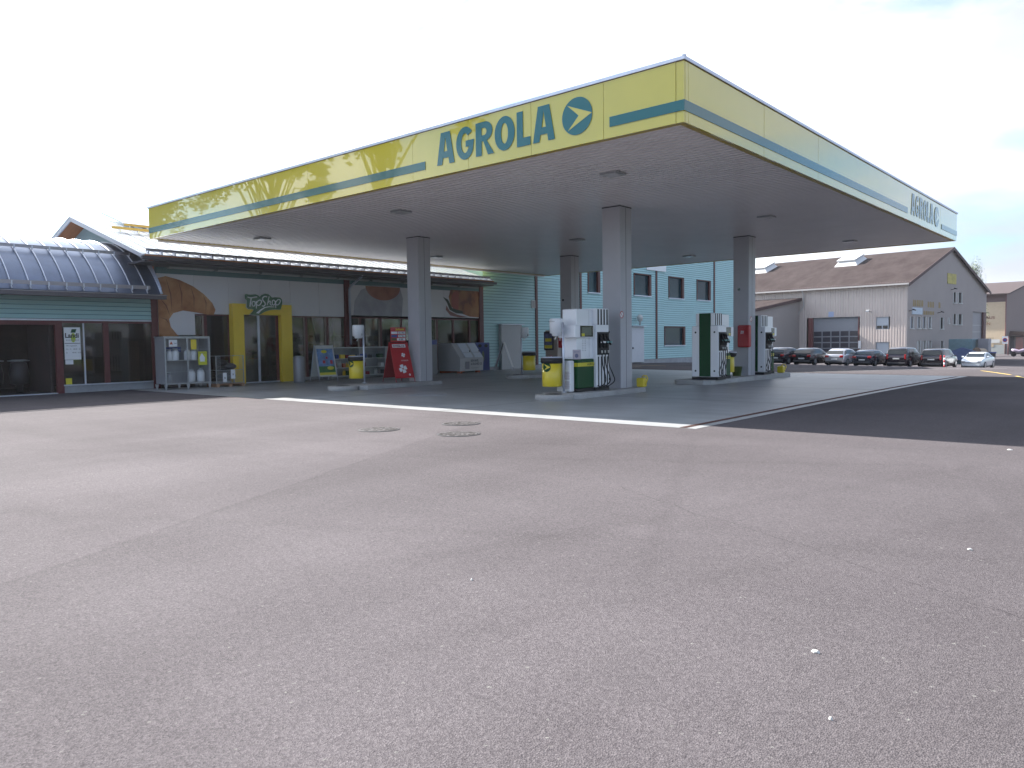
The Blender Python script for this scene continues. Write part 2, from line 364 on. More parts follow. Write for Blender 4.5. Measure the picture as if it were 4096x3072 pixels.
# fascia panels, each very slightly out of true
b=MB(); Rf=random.Random(5)
def panel(p0,p1,horiz):
    # p0,p1 along the face
    t=math.radians(Rf.uniform(-.10,.10)); s=math.radians(Rf.uniform(-.12,.12))
    L_=p1-p0-.008
    if horiz: Mx=Matrix.Translation(((p0+p1)/2,CY0+.02,(ZB+ZT)/2))@Matrix.Rotation(t,4,'Z')@Matrix.Rotation(s,4,'X'); b.box(-L_/2,L_/2,-.02,.02,-(ZT-ZB)/2,(ZT-ZB)/2,0,Mx)
    else: Mx=Matrix.Translation((CX1-.02,(p0+p1)/2,(ZB+ZT)/2))@Matrix.Rotation(t,4,'Z')@Matrix.Rotation(s,4,'Y'); b.box(-.02,.02,-L_/2,L_/2,-(ZT-ZB)/2,(ZT-ZB)/2,0,Mx)
xs=[CX0+.02,-26.9,-24.2,-21.6,-19.0,-16.4,-14.5,-12.56,-10.66,-8.77,-7.14]
for i in range(len(xs)-1): panel(xs[i],xs[i+1],True)
ys=[13.33,16.9,20.4,23.88,27.35,30.9,34.4,CY1-.02]
for i in range(len(ys)-1): panel(ys[i],ys[i+1],False)
b.box(-7.135,CX1-.006,CY0+.006,CY0+.05,ZB,ZT); b.box(CX1-.05,CX1,CY0+.051,13.325,ZB,ZT)
b.box(CX0,CX0+.04,CY0+.05,CY1-.05,ZB,ZT); b.box(CX0+.02,CX1-.05,CY1-.04,CY1,ZB,ZT)
b.build('fascia',M['yellow'],can)
b=MB(); b.box(CX0+.02,CX0+.06,CY0+.3,CY1-.3,ZB-.08,ZB-.001); b.build('sun_gap_lip',M['soffit'],can)  # added lip, keeps a sliver of sun off the slab beside the shop roof
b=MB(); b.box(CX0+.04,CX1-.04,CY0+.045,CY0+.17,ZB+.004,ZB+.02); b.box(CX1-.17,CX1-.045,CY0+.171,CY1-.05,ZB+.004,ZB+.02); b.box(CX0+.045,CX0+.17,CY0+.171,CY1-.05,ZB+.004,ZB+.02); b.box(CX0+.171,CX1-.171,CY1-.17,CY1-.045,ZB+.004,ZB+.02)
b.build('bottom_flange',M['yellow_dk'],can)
b=MB()
b.box(CX0-.03,CX1+.03,CY0-.03,CY0+.12,ZT+.012,ZT+.075); b.box(CX1-.12,CX1+.03,CY0+.121,CY1+.03,ZT+.012,ZT+.075)
b.box(CX0-.03,CX0+.1,CY0+.121,CY1+.03,ZT+.012,ZT+.075); b.box(CX1-.02,CX1+.035,CY0-.035,CY0+.03,ZT+.076,ZT+.1)
b.build('edge_trim',M['trim'],can)
b=MB(); b.box(CX0,CX1-.0,CY0-.004,CY0+.1,ZT+.0005,ZT+.0115); b.box(CX1-.1,CX1+.004,CY0+.101,CY1,ZT+.0005,ZT+.0115); b.build('trim_seal',mat('brown_seal',(.12,.05,.03),.6),can)
b=MB(); z0,z1=5.90,6.10                                     # green stripe
b.box(CX0+.01,-14.03,CY0-.014,CY0-.008,z0,z1); b.box(-8.62,CX1+.012,CY0-.014,CY0-.008,z0,z1)
b.box(CX1+.008,CX1+.0139,CY0-.008,29.36,z0,z1); b.box(CX1+.008,CX1+.0139,34.62,CY1-.01,z0,z1)
b.build('stripe',M['green'],can)
A_=[[(0,0),(.24,1),(.76,1),(1,0),(.70,0),(.655,.20),(.345,.20),(.30,0)],[(.405,.40),(.595,.40),(.5,.84)]]
G_=[ell(.5,.5,.5,.5,48,318,26)+[(1,.50),(1,.56),(.54,.56),(.54,.38),(.70,.38)]+ell(.5,.5,.22,.27,310,50,18)]
G_=[ell(.5,.5,.5,.5,40,330,26)+[(.99,.57),(.53,.57),(.53,.38),(.71,.38)]+ell(.5,.5,.21,.30,318,45,18)]
R_=[[(0,0),(0,1),(.5,1)]+ell(.5,.71,.42,.29,90,-75,12)+[(1,0),(.66,0),(.42,.42),(.33,.42),(.33,0)],[(.33,.60),(.33,.82),(.48,.82)]+ell(.48,.71,.12,.11,80,-80,6)+[(.48,.60)]]
O_=[ell(.5,.5,.5,.5,n=34),ell(.5,.5,.17,.30,n=24)]
L_=[[(0,0),(0,1),(.46,1),(.46,.24),(1,.24),(1,0)]]
def agrola(origin,face,k,mt,parent,w=1.0):
    cells=((A_,0,.60),(G_,.66,.59),(R_,1.30,.57),(O_,1.89,.60),(L_,2.55,.39),(A_,3.01,.60))
    polys=[]
    for lt,x,wd in cells: polys.append([[(x*w+p[0]*wd*w,p[1]*.76) for p in l] for l in lt])
    shape('lettering',polys,origin,face,mt,parent,(k,k))
def emblem(origin,face,r,parent,mt_g,mt_y,off):
    shape('emblem',[[ell(0,0,r,r,n=40)]],origin,face,mt_g,parent)
    o2=Vector(origin)+Vector(off)
    shape('emblem_arrow',[[[(-.63*r,.66*r),(.98*r,0),(-.60*r,-.70*r),(.12*r,0)]]],o2,face,mt_y,parent)
agrola((-13.61,CY0-.014,5.92),'-Y',1,M['green'],can)
emblem((-9.42,CY0-.014,6.28),'-Y',.385,can,M['green'],M['yellow'],(0,-.003,0))
agrola((CX1+.014,29.83,5.92),'X',1,M['green'],can,w=.93)
emblem((CX1+.014,33.75,6.28),'X',.385,can,M['green'],M['yellow'],(.003,0,0))
for x,y in ((-10.4,16.0),(-18.1,15.9),(-26.3,16.1),(-10.3,25.2),(-18.1,25.2),(-26.3,25.2),(-10.3,34.1),(-17.8,34.1)):
    b=MB(); b.box(x-.24,x+.24,y-.24,y+.24,ZB-.035,ZB+.03,0,c=.01); f=b.build('light_fitting',M['grey'],can)
    b=MB(); b.box(x-.19,x+.19,y-.19,y+.19,ZB-.042,ZB-.036); b.build('lens',mat('lamp_lens',(.5,.5,.5),.15),f)
# columns
def column(x,y,label):
    t=thing('canopy_column',label,'column',(x,y,0.1),0,'canopy columns'); h=.325
    b=MB(); b.box(x-h,x+h,y-h,y+h,.1,ZB+.06,0,c=.012); b.build('shaft',M['column'],t)
    b=MB(); b.box(x+h,x+h+.003,y-.012,y+.0,.16,ZB-.02); b.box(x-h-.004,x+h+.004,y-h-.004,y+h+.004,ZB-.012,ZB+.02); b.build('seam',M['joint'],t)
    return t
c1=column(-22.15,20.3,'grey canopy column beside the red lottery board')
c2=column(-13.0,20.2,'grey canopy column just behind the nearest white and green pump')
c3=column(-13.0,29.6,'grey canopy column carrying the red fire extinguisher cabinet, right side')
c4=column(-21.95,29.9,'grey canopy column marked with the digit 2, seen behind the nearest pump')
text('number','2',.28,(-21.72,29.9-.331,2.62),'-Y',M['ink'],c4,bold=.01)
def nosmoke(x,y,z,face,parent,r=.11):
    off=Vector((.003,0,0)) if face=='X' else Vector((0,-.003,0)); o0=Vector((x,y,z))
    s=shape('prohibition_sign',[[ell(0,0,r,r)]],o0,face,M['white'],parent)
    shape('sign_ring',[[ell(0,0,r,r),ell(0,0,r*.78,r*.78)],[[(-r*.62,r*.5),(-r*.5,r*.62),(r*.62,-r*.5),(r*.5,-r*.62)]]],o0+off,face,M['red'],s)
nosmoke(-13.0+.329,19.98-.05,2.40,'X',c2); nosmoke(-13.0+.329,29.5,2.4,'X',c3)
b=MB(); b.cyl((-13.08,29.6-.34,3.6),(-13.08,29.6-.28,3.6),.06,n=14); b.build('camera_dome',M['gloss_black'],c3)
b=MB(); b.cyl((-22.1,29.9-.34,3.6),(-22.1,29.9-.28,3.6),.05,n=14); b.build('camera_dome',M['gloss_black'],c4)
# ------------------------------------------------------------------ pump islands
def island(xc,w,y0,y1,label,ring=None):
    t=thing('pump_island',label,'kerbed island',(xc,(y0+y1)/2,0),0,'pump islands'); b=MB()
    out=[(xc-w,y0+.2),(xc-w+.2,y0),(xc+w-.2,y0),(xc+w,y0+.2),(xc+w,y1-.2),(xc+w-.2,y1),(xc-w+.2,y1),(xc-w,y1-.2)]
    inn=[(xc+(p[0]-xc)*.97,(y0+y1)/2+(p[1]-(y0+y1)/2)*.995) for p in out]
    b.loft([[(p[0],p[1],-.05) for p in out],[(p[0],p[1],.13) for p in out],[(p[0],p[1],.15) for p in inn]]); b.build('kerb',M['kerb'],t)
    if ring:
        b=MB(); b.lathe((ring[0],ring[1],0),[(.53,-.05),(.53,.135),(.51,.155)],32); g=b.build('round_pad',M['kerb'],t)
        b=MB(); b.lathe((ring[0],ring[1],.1555),[(.245,0),(.245,.004)],28); b.build('cover',M['iron'],g)
    return t
island(-13.0,.68,17.1,20.95,'low kerbed concrete island under the nearest fuel pump',(-12.85,16.72))
island(-22.1,.68,16.9,20.95,'low kerbed concrete island by the shop with a column and a lone bin post',(-22.0,16.45))
island(-13.0,.72,24.95,32.9,'long low concrete island carrying the two farther pumps on the right')
island(-22.0,.68,26.2,32.6,'low concrete island near the blue green wall behind the nearest pump',(-21.9,25.9))
# ------------------------------------------------------------------ fuel pumps (hose side faces +x)
def pump(wl=.52):
    t=thing('fuel_pump','','fuel pump')
    def P(b,n,m,p=t): return b.build(n,m,p,local=True)
    b=MB(); b.box(-.30,.30,0,.86,0,.1); b.box(-wl+.02,wl-.02,.861,1.55,0,.1); P(b,'base',M['black'])
    b=MB(); b.box(-.29,.29,.01,.86,.1,.94,0,c=.02); lo=P(b,'lower_cabinet',M['pump_green'])
    b=MB(); b.box(.2905,.295,.02,.85,.73,.84); b.box(-.28,.28,.0035,.0095,.73,.84); P(b,'band',M['pump_yellow'],lo)
    text('lettering','AGROLA',.10,(.298,.50,.755),'X',M['ink'],lo,bold=.002)
    b=MB(); b.box(-.25,.25,.05,.86,.941,2.38,0,c=.015); up=P(b,'upper_cabinet',M['pump_white'])
    b=MB()
    for i in range(2):
        for k in range(7): b.box(.2505,.254,.32+i*.12,.38+i*.12,1.18+k*.05,1.195+k*.05)
    b.box(.2505,.253,.66,.668,1.0,2.36); P(b,'vents',M['grey'],up)
    b=MB(); b.box(-.27,.34,-.14,.80,1.56,1.92,0,c=.015); hd=P(b,'display_head',M['pump_white'])
    b=MB(); b.box(.3405,.348,.10,.74,1.585,1.90); sc_=P(b,'display',M['gloss_black'],hd)
    b=MB(); b.box(.349,.352,.18,.64,1.62,1.86); P(b,'screen',mat('lcd_screen',(.10,.12,.10),.2),sc_)
    b=MB(); b.box(.3525,.356,.16,.30,1.60,1.68); P(b,'keypad',M['pump_yellow'],sc_)
    # hose tower: stepped side posts with dark slots, green end
    b=MB(); b.box(-wl,wl,.861,1.52,.1,1.95,0,c=.02); tw=P(b,'hose_tower',M['pump_white'])
    b=MB(); b.box(-.37,.37,.875 if wl>.5 else .862,1.505,1.951,2.41,0,c=.02 if wl>.5 else .004); P(b,'tower_top',M['pump_white'],tw)
    b=MB(); b.box(-.22,.22,1.5205,1.53,.12,2.405); b.box(-.22,.22,1.5055,1.5204,1.955,2.405); P(b,'end_panel',M['pump_green'],tw)
    for x in (-.37,.37):
        for z in (.32,1.72):
            b=MB(); b.cyl((x,1.515,z),(x,1.526,z),.035,n=12); P(b,'lock',M['black'],tw)
    for sgn in (1,-1):
        for k in range(4):
            y=.93+k*.155
            b=MB(); b.box(min(sgn*(wl+.0005),sgn*(wl+.004)),max(sgn*(wl+.0005),sgn*(wl+.004)),y,y+.06,.14,1.0); P(b,'lower_slot',M['ink'],tw)
            b=MB(); b.box(min(sgn*.3705,sgn*.3745),max(sgn*.3705,sgn*.3745),y,y+.075,1.97 if wl>.5 else 1.75,2.39); P(b,'upper_slot',M['ink'],tw)
    ox=wl-.52
    b=MB(); b.box(.521,.55,.90,1.48,1.05,1.72); b.v=[(v[0]+ox,v[1],v[2]) for v in b.v]; nb=P(b,'nozzle_boot',M['black'],tw)
    for k in range(3):
        y=1.0+k*.17
        b=MB(); b.tube([(.56,y,1.66),(.60,y,1.50),(.68,y,1.40),(.70,y,1.33)],[.035,.045,.04,.03],8,0); b.box(.57,.60,y-.025,y+.025,1.25,1.45,0)
        b.box(.60,.74,y-.03,y+.03,1.40,1.45,1); b.cyl((.62,y,1.18),(.62,y,1.10),.025,.02,10,2)
        b.v=[(v[0]+ox,v[1],v[2]) for v in b.v]
        P(b,'nozzle',[M['black'],mat('nozzle_cover',(.16,.33,.33),.4) if k!=0 else M['white'],M['offwhite']],nb)
        b=MB(); s_=.08+.07*k
        pts=[(.62,y,1.10),(.63,y+.02,.75),(.63,y+.10+s_*.6,.45),(.62,y+.10+s_,.27),(.60,y+.02+s_*.5,.15),(.58,y-.06,.12),(.545,y-.12,.16)]
        Q=[Vector(p) for p in pts]; out=[]
        for i in range(len(Q)-1):
            a0=Q[max(i-1,0)];a1=Q[i];a2=Q[i+1];a3=Q[min(i+2,len(Q)-1)]
            for q in range(5):
                u=q/5; out.append(.5*((2*a1)+(a2-a0)*u+(2*a0-5*a1+4*a2-a3)*u*u+(3*a1-a0-3*a2+a3)*u**3))
        out.append(Q[-1]); b.tube(out,.016,8); b.v=[(v[0]+ox,v[1],v[2]) for v in b.v]; P(b,'hose',M['black'],t)
    return t
p1=pump(.375); p1.location=(-13.02,17.66,.15)
tag(p1,'nearest white and green fuel pump with black hoses, directly before a column','fuel pump','fuel pumps')
pw=pump(.52); used=[False]
def flipped(y1,x=-12.93):
    p=copy_tree(pw) if used[0] else pw; used[0]=True; p.rotation_euler=(0,0,PI); p.location=(x,y1,.15); return p
p2=flipped(27.05,-12.7); tag(p2,'fuel pump turning its broad green and white end forward, left of the red cabinet')
p3=flipped(31.6,-12.85); tag(p3,'farthest visible fuel pump with hoses, right of the column with the red cabinet')
p4=copy_tree(p1); p4.location=(-21.95,31.0,.15); tag(p4,'fuel pump almost hidden behind the nearest pump and column')
# rotated pumps show hoses only on one side, so mirror the hose gear onto their visible side
def mirror_mesh(o,mesh_cache={}):
    if o.data.name not in mesh_cache:
        me=o.data.copy(); me.transform(Matrix.Diagonal((-1,1,1,1))); me.flip_normals(); mesh_cache[o.data.name]=me
    o.data=mesh_cache[o.data.name]
def all_children(o):
    for c in o.children:
        yield c; yield from all_children(c)
for p in (p2,p3):
    for c in all_children(p):
        if c.type=='MESH' and not c.name.startswith('lettering'): mirror_mesh(c)
        elif c.type=='MESH':
            me=c.data.copy(); me.transform(Matrix.Translation((-.596,0,0))@Matrix.Identity(4)); 
            me.transform(Matrix.Translation((-.298,0,0)).inverted()); me.transform(Matrix.Rotation(PI,4,'Z')); me.transform(Matrix.Translation((-.298,0,0))); me.transform(Matrix.Translation((0,.95,0))); c.data=me
# white notice stand and leaflets before the nearest pump
t=thing('leaflet_cabinet','white cabinet with printed notices standing before the nearest pump','cabinet',(-13.0,17.5,.15))
b=MB(); b.box(-13.30,-12.80,17.44,17.62,.17,1.06,0,c=.02); b.build('body',M['white'],t)
b=MB()
for k in range(2): b.box(-13.04,-12.84,17.434,17.4395,.25+k*.27,.48+k*.27)
pp=b.build('notice',mat('notice_paper',(.55,.52,.56),.7),t)
text('lettering','1  - - - -\n- - - - -\n- - - - -\n\n2  - - - -\n- - - - -',.075,(-13.03,17.432,.68),'-Y',M['ink'],pp)
t=thing('notice_plate','small grey pictogram plate fixed to the nearest pump above its green panel','notice',(-12.62,17.52,1.1))
b=MB(); b.box(-12.76,-12.49,17.50,17.52,1.10,1.37); b.build('plate',mat('plate_grey',(.36,.33,.38),.5),t)
shape('pictogram',[[ell(0,0,.06,.06)],[[(-.1,.10),(.1,.10),(.1,.115),(-.1,.115)]]],(-12.62,17.497,1.20),'-Y',mat('pictogram_blue',(.12,.13,.22),.6),t)
# ------------------------------------------------------------------ bin posts
def post(x,y,z,label,z1=2.15):
    t=thing('service_post',label,'post',(x,y,z),0,'service posts'); b=MB()
    b.cyl((x,y,z+.0),(x,y,z1),.032,n=14); b.build('pole',M['trim'],t)
    b=MB(); b.cyl((x,y,z),(x,y,z+.05),.085,n=14); b.build('foot',M['galv'],t); return t
def bin_(x,y,label,lean=0,emb=True,z0=.33):
    t=thing('waste_bin',label,'waste bin',(x,y,z0),0,'yellow waste bins')
    b=MB(); b.lathe((x,y,z0),[(.27,0),(.285,.02),(.285,.72)],28); b.build('body',M['bin_yellow'],t)
    b=MB(); b.lathe((x,y,z0),[(.30,.66),(.325,.70),(.315,.80),(.30,.815)],28)
    if lean: b.v=[(v[0]+lean*(v[2]-z0-.66)*.5,v[1],v[2]+(v[0]-x)*-.25*lean) for v in b.v]
    b.build('liner',M['black'],t)
    b=MB(); b.lathe((x,y,z0),[(.305,.817),(.30,.84),(.2,.85)],28)
    if lean: b.v=[(v[0]+lean*(v[2]-z0-.66)*.5,v[1],v[2]+(v[0]-x)*-.25*lean) for v in b.v]
    b.build('lid',M['trim'],t)
    if emb:   # emblem wrapped onto the drum
        a0=-PI/2+.08; zc=z0+.56
        def W_(u,v,rr): return (x+rr*math.cos(a0+u/rr),y+rr*math.sin(a0+u/rr),zc+v)
        for nm,mt,rr in (('emblem',M['pump_green'],.290),('emblem_arrow',M['bin_yellow'],.2935)):
            b=MB(); n=18; ua,ub=((-.135,.135) if nm=='emblem' else (-.085,.132))
            for i in range(n):
                u0=ua+(ub-ua)*i/n; u1=ua+(ub-ua)*(i+1)/n
                if nm=='emblem':
                    h0=math.sqrt(max(0,.135**2-u0*u0)); h1=math.sqrt(max(0,.135**2-u1*u1)); b.face([W_(u0,-h0,rr),W_(u1,-h1,rr),W_(u1,h1,rr),W_(u0,h0,rr)])
                else:
                    T=lambda u:.09*(.132-u)/.217; B_=lambda u:-.095*(.132-u)/.217; I=lambda u:max(0,.016-u)/.101
                    b.face([W_(u0,.09*I(u0),rr),W_(u1,.09*I(u1),rr),W_(u1,T(u1),rr),W_(u0,T(u0),rr)]); b.face([W_(u0,B_(u0),rr),W_(u1,B_(u1),rr),W_(u1,-.095*I(u1),rr),W_(u0,-.095*I(u0),rr)])
            b.build(nm,mt,t)
    return t
def disp(x,y,z,label,s=1.0):
    t=thing('towel_dispenser',label,'dispenser',(x,y,z),0,'white towel dispensers')
    b=MB(); b.lathe((x,y,z),[(.10*s,-.02),(.125*s,.0),(.13*s,.05),(.19*s,.07),(.195*s,.42),(.185*s,.47),(.17*s,.48)],26); b.build('drum',M['white'],t)
    b=MB(); b.tube([(x+.02,y-.02,z-.01),(x,y-.05,z-.08),(x-.02,y-.06,z-.12)],.018,8); b.build('spout',M['offwhite'],t)
    b=MB(); b.box(x+.12,x+.24,y-.03,y+.03,z+.08,z+.16); b.build('bracket',M['galv'],t); return t
post(-12.94,17.30,.15,'slim pale post before the nearest pump holding a bin and a dispenser')
bin_(-13.29,17.22,'yellow waste bin with black liner hung before the nearest pump')
d=disp(-13.18,17.30,1.78,'white drum dispenser on the post before the nearest pump')
text('lettering','AGROLA',.055,(-13.30,17.09,2.16),'-Y',M['ink'],d)
post(-22.62,17.9,.15,'slim pale post standing in front of the outdoor shop shelf')
bin_(-23.07,17.9,'yellow waste bin in front of the outdoor shelf, left of the lottery board')
disp(-22.92,17.9,1.85,'white drum dispenser on the post in front of the shop windows',1.15)
post(-22.35,26.7,.15,'thin post on the far island beside the grey wall cabinet')
bin_(-21.95,26.75,'yellow waste bin at the far island, between white easel board and terminal',emb=False)
disp(-22.15,26.7,1.8,'pale dispenser on the far island post before the grey wall cabinet',.95)
post(-13.35,27.9,.15,'post half hidden behind the green ended pump')
bin_(-12.98,27.95,'yellow waste bin with sagging black liner behind the green ended pump',lean=1,emb=False)
disp(-13.1,27.9,1.72,'white dispenser peeking out behind the head of the green ended pump',1.0)
# watering cans and bucket
def can_(x,y,label):
    t=thing('watering_can',label,'watering can',(x,y,.15),0,'yellow watering cans')
    b=MB(); b.box(x-.17,x+.10,y-.11,y+.11,.15,.44,0,c=.03); b.build('tank',M['bin_yellow'],t)
    b=MB(); b.tube([(x-.02,y,.44),(x+.03,y,.52),(x+.14,y,.51),(x+.19,y,.42),(x+.13,y,.28),(x+.10,y,.22)],.018,8); b.build('handle',M['bin_yellow'],t)
    b=MB(); b.tube([(x-.06,y+.10,.22),(x-.08,y+.22,.34),(x-.08,y+.30,.47)],[.03,.022,.018],8); b.build('spout',M['bin_yellow'],t)
can_(-12.42,20.72,'yellow watering can on the kerb right of the nearest column')
can_(-12.42,32.1,'yellow watering can at the far end of the long island')
t=thing('bucket','dark olive bucket standing at the foot of the column with the red cabinet','bucket',(-12.93,28.75,.15))
b=MB(); b.lathe((-12.93,28.75,.15),[(.15,0),(.155,.01),(.21,.35),(.22,.36),(.215,.37),(.2,.36),(.15,.04)],26,caps=True); b.build('pail',M['bucket'],t)
b=MB(); b.tube([(-12.93+.22*math.cos(a),28.75-.03,.51-.18*math.sin(a)) for a in [PI*i/12 for i in range(13)]],.006,6); b.build('handle',M['dkgrey'],t)
# fire cabinets
def fire(x0,x1,y,z0,z1,label):
    t=thing('fire_cabinet',label,'fire cabinet',((x0+x1)/2,y,z0),0,'red fire extinguisher cabinets')
    b=MB(); b.box(x0,x1,y-.22,y-.001,z0,z1,0,c=.03); b.build('case',M['red'],t)
    s=.16; cx=(x0+x1)/2-.04; zc=z0+(z1-z0)*.68
    b=MB(); b.box(cx-s/2,cx+s/2,y-.2225,y-.2205,zc-s/2,zc+s/2); p=b.build('pictogram_plate',mat('pictogram_red',(.5,.05,.06),.5),t)
    shape('pictogram',[[[(-.06,-.06),(-.02,-.06),(-.02,0),(-.06,0)]],[[(-.05,.01),(-.01,.01),(-.01,.06),(-.05,.06)]],[[(.01,-.06),(.04,-.06),(.06,.04),(.03,.06),(.0,.03),(.02,.02)]]],(cx,y-.225,zc),'-Y',M['white'],p)
fire(-13.05,-12.56,29.275,1.28,2.16,'red fire extinguisher cabinet on the column right of the green ended pump')
fire(-22.28,-21.9,29.575,1.3,1.92,'small red cabinet on the column behind the nearest pump')
# ------------------------------------------------------------------ manhole covers
def mh(x,y,r,label,mt='iron',z=.0):
    b=MB(); b.lathe((x,y,z),[(r,0),(r,.007),(r-.01,.009)],36,0,False); b.lathe((x,y,z),[(r-.04,.0095),(r-.045,.0125)],36,1,False)
    return tag(b.build('manhole_cover',[M['dkgrey'] if mt=='iron' else M['plinth'],M[mt]]),label,'manhole cover','manhole covers')
mh(-11.17,9.15,.39,'cobbled iron manhole cover, leftmost of the three in the asphalt')
mh(-10.61,10.77,.385,'cobbled iron manhole cover nearest to the concrete slab edge')
mh(-9.42,9.50,.385,'cobbled iron manhole cover lying closest to the viewer')
mh(-17.47,16.26,.63,'wide grey manhole cover flush in the shaded concrete slab','plinth',.002)
def scrap(x,y,s,label,rz):
    b=MB(); n=9
    rg=lambda k,z:[(x+k*s*math.cos(2*PI*i/n+rz)*R.uniform(.8,1.1),y+k*s*.45*math.sin(2*PI*i/n+rz)*R.uniform(.7,1.2),z) for i in range(n)]
    b.loft([rg(1,.001),rg(.9,.008),rg(.5,.014)]); tag(b.build('litter_scrap',M['offwhite']),label,'litter','scraps of litter')
scrap(-1.32,3.88,.024,'white scrap lying on the asphalt, largest of the litter on the right',.3)
scrap(-1.08,6.49,.02,'small pale scrap on the asphalt near the right edge',.9)
scrap(-1.63,12.57,.035,'pale scrap on the asphalt just before the canopy shadow at right',.1)
scrap(-1.03,3.22,.009,'tiny white fleck on the asphalt nearest the viewer',.5)
scrap(-3.52,3.65,.010,'tiny white fleck on the asphalt in the middle of the yard',.5)
# ------------------------------------------------------------------ shop buildings (facade plane x = -30)
FX0=-30.0
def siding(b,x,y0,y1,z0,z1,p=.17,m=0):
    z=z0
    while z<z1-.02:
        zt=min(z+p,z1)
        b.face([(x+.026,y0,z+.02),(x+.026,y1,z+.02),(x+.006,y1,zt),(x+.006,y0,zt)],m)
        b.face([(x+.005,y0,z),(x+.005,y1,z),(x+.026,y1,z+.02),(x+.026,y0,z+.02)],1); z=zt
def facewall(b,x,y0,y1,z0,z1,holes,th=.25,m=0,lap=None):
    """wall slab with rectangular openings; holes (ya,yb,za,zb)"""
    ys=sorted({y0,y1}|{h[0] for h in holes}|{h[1] for h in holes}); 
    for i in range(len(ys)-1):
        a,c=ys[i],ys[i+1]; cuts=sorted([(h[2],h[3]) for h in holes if h[0]<=a+1e-6 and h[1]>=c-1e-6]); z=z0
        for lo,hi in cuts+[(z1,z1)]:
            if lo>z+1e-4:
                if lap: siding(b,x,a,c,z,lo,lap,m); b.box(x-th,x,a,c,z,lo,m)
                else: b.box(x-th,x,a,c,z,lo,m)
            z=max(z,hi)
# -- vaulted wing on the left
vw=thing('vaulted_shop_wing','low shop wing with curved metal roof and oxblood framed windows, far left','building',(-33,4,0))
b=MB(); facewall(b,FX0,-4,13.45,2.66,3.82,[],.2,0,.16); b.build('wall',[M['teal'],M['teal_lap_shade']],vw)
b=MB(); b.box(FX0-.02,FX0+.03,-4,13.42,2.60,2.655); b.build('sill_flashing',M['trim'],vw)
b=MB(); b.box(-30.18,-30.0,10.25,13.62,0,.26); b.box(-30.18,-29.94,10.22,13.40,.26,.30,1); b.build('plinth',[M['plinth'],M['trim']],vw)
b=MB()
for y0,y1,z in ((10.02,10.24,0),(11.64,11.82,.3),(13.42,13.68,.0)): b.box(-30.12,-29.97,y0,y1,z,2.6 if y1<13 else 3.85)
b.box(-30.12,-29.98,-4,10.02,2.45,2.595); b.box(-30.12,-29.98,10.24,13.42,2.52,2.595); b.build('window_frame',M['oxblood'],vw)
b=MB(); b.box(-30.07,-30.05,10.24,11.64,.3,2.52); b.build('window',M['glass'],vw)
b=MB(); b.box(-30.07,-30.05,11.82,13.42,.3,2.52); b.build('window',M['glass'],vw)
b=MB(); b.box(-30.09,-30.03,10.95,11.0,.3,2.52); b.build('glazing_bar',M['trim'],vw)
b=MB(); b.box(-38,-30.3,-4,13.3,-.01,.005,1); b.box(-36.2,-36,-4,13.3,0,3.6); b.box(-36,-30.2,13.2,13.3,0,3.6); b.box(-36,-30.25,-4,13.2,3.4,3.5)
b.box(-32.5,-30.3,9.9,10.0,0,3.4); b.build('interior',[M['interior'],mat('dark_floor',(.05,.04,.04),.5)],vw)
b=MB(); b.box(-30.15,-29.9,5.5,10.0,.0,.03); b.build('threshold',M['trim'],vw)
# curved roof
VC=(-33.1,.9); arc=[]
for i in range(25):
    a=math.radians(33+ (180-66)*i/24); arc.append((VC[0]+5.1*math.cos(a)*1.0,VC[1]+4.95*math.sin(a)-.0))
# right eave of the arc sits near x=-28.75, z=3.6
b=MB(); b.loft([[(p[0],-5,p[1]) for p in arc],[(p[0],13.32,p[1]) for p in arc]],0,sm=True,caps=False,closed=False)
b.loft([[(VC[0]+(p[0]-VC[0])*.985,-5,VC[1]+(p[1]-VC[1])*.985) for p in arc],[(VC[0]+(p[0]-VC[0])*.985,13.3,VC[1]+(p[1]-VC[1])*.985) for p in arc]],0,caps=False,closed=False)
vr=b.build('roof',M['vault'],vw)
b=MB(); y=-4.8; 
while y<13.4:
    b.tube([(VC[0]+(p[0]-VC[0])*1.006,y,VC[1]+(p[1]-VC[1])*1.006) for p in arc],.022,5); y+=.55
b.tube([(VC[0]+(p[0]-VC[0])*1.006,13.31,VC[1]+(p[1]-VC[1])*1.006) for p in arc],.035,6)
b.build('roof_seams',M['trim'],vr)
def arcpt(deg,k=1.0): a=math.radians(deg); return (VC[0]+5.1*k*math.cos(a),VC[1]+4.95*k*math.sin(a))
for deg,h in ((34.5,.13),(57,.11)):
    px_,pz_=arcpt(deg,1.02)
    b=MB(); b.box(px_+.0,px_+.02,-5,12.9,pz_,pz_+h)
    y=-4.8
    while y<12.9: b.box(px_-.06,px_+.03,y-.02,y+.02,pz_-.04,pz_+h-.02,1); y+=.55
    b.build('snow_guard',[M['snow'],M['trim']],vr)
b=MB(); ex,ez=arc[0]
b.box(ex-.02,ex+.14,-5,13.45,ez-.20,ez-.06); b.box(-30.0,ex-.03,-5,13.40,ez-.14,ez-.10,0); b.box(ex-.02,ex+.16,-5,13.47,ez-.06,ez-.035,1); b.build('gutter',[M['gutter'],M['snow']],vw)
b=MB(); # closing wall of the vault end
b.loft([[(p[0],13.33,p[1]+.25) for p in arc],[(p[0],13.33,p[1]-.02) for p in arc]],0,caps=False,closed=False); b.build('end_flashing',M['trim'],vw)
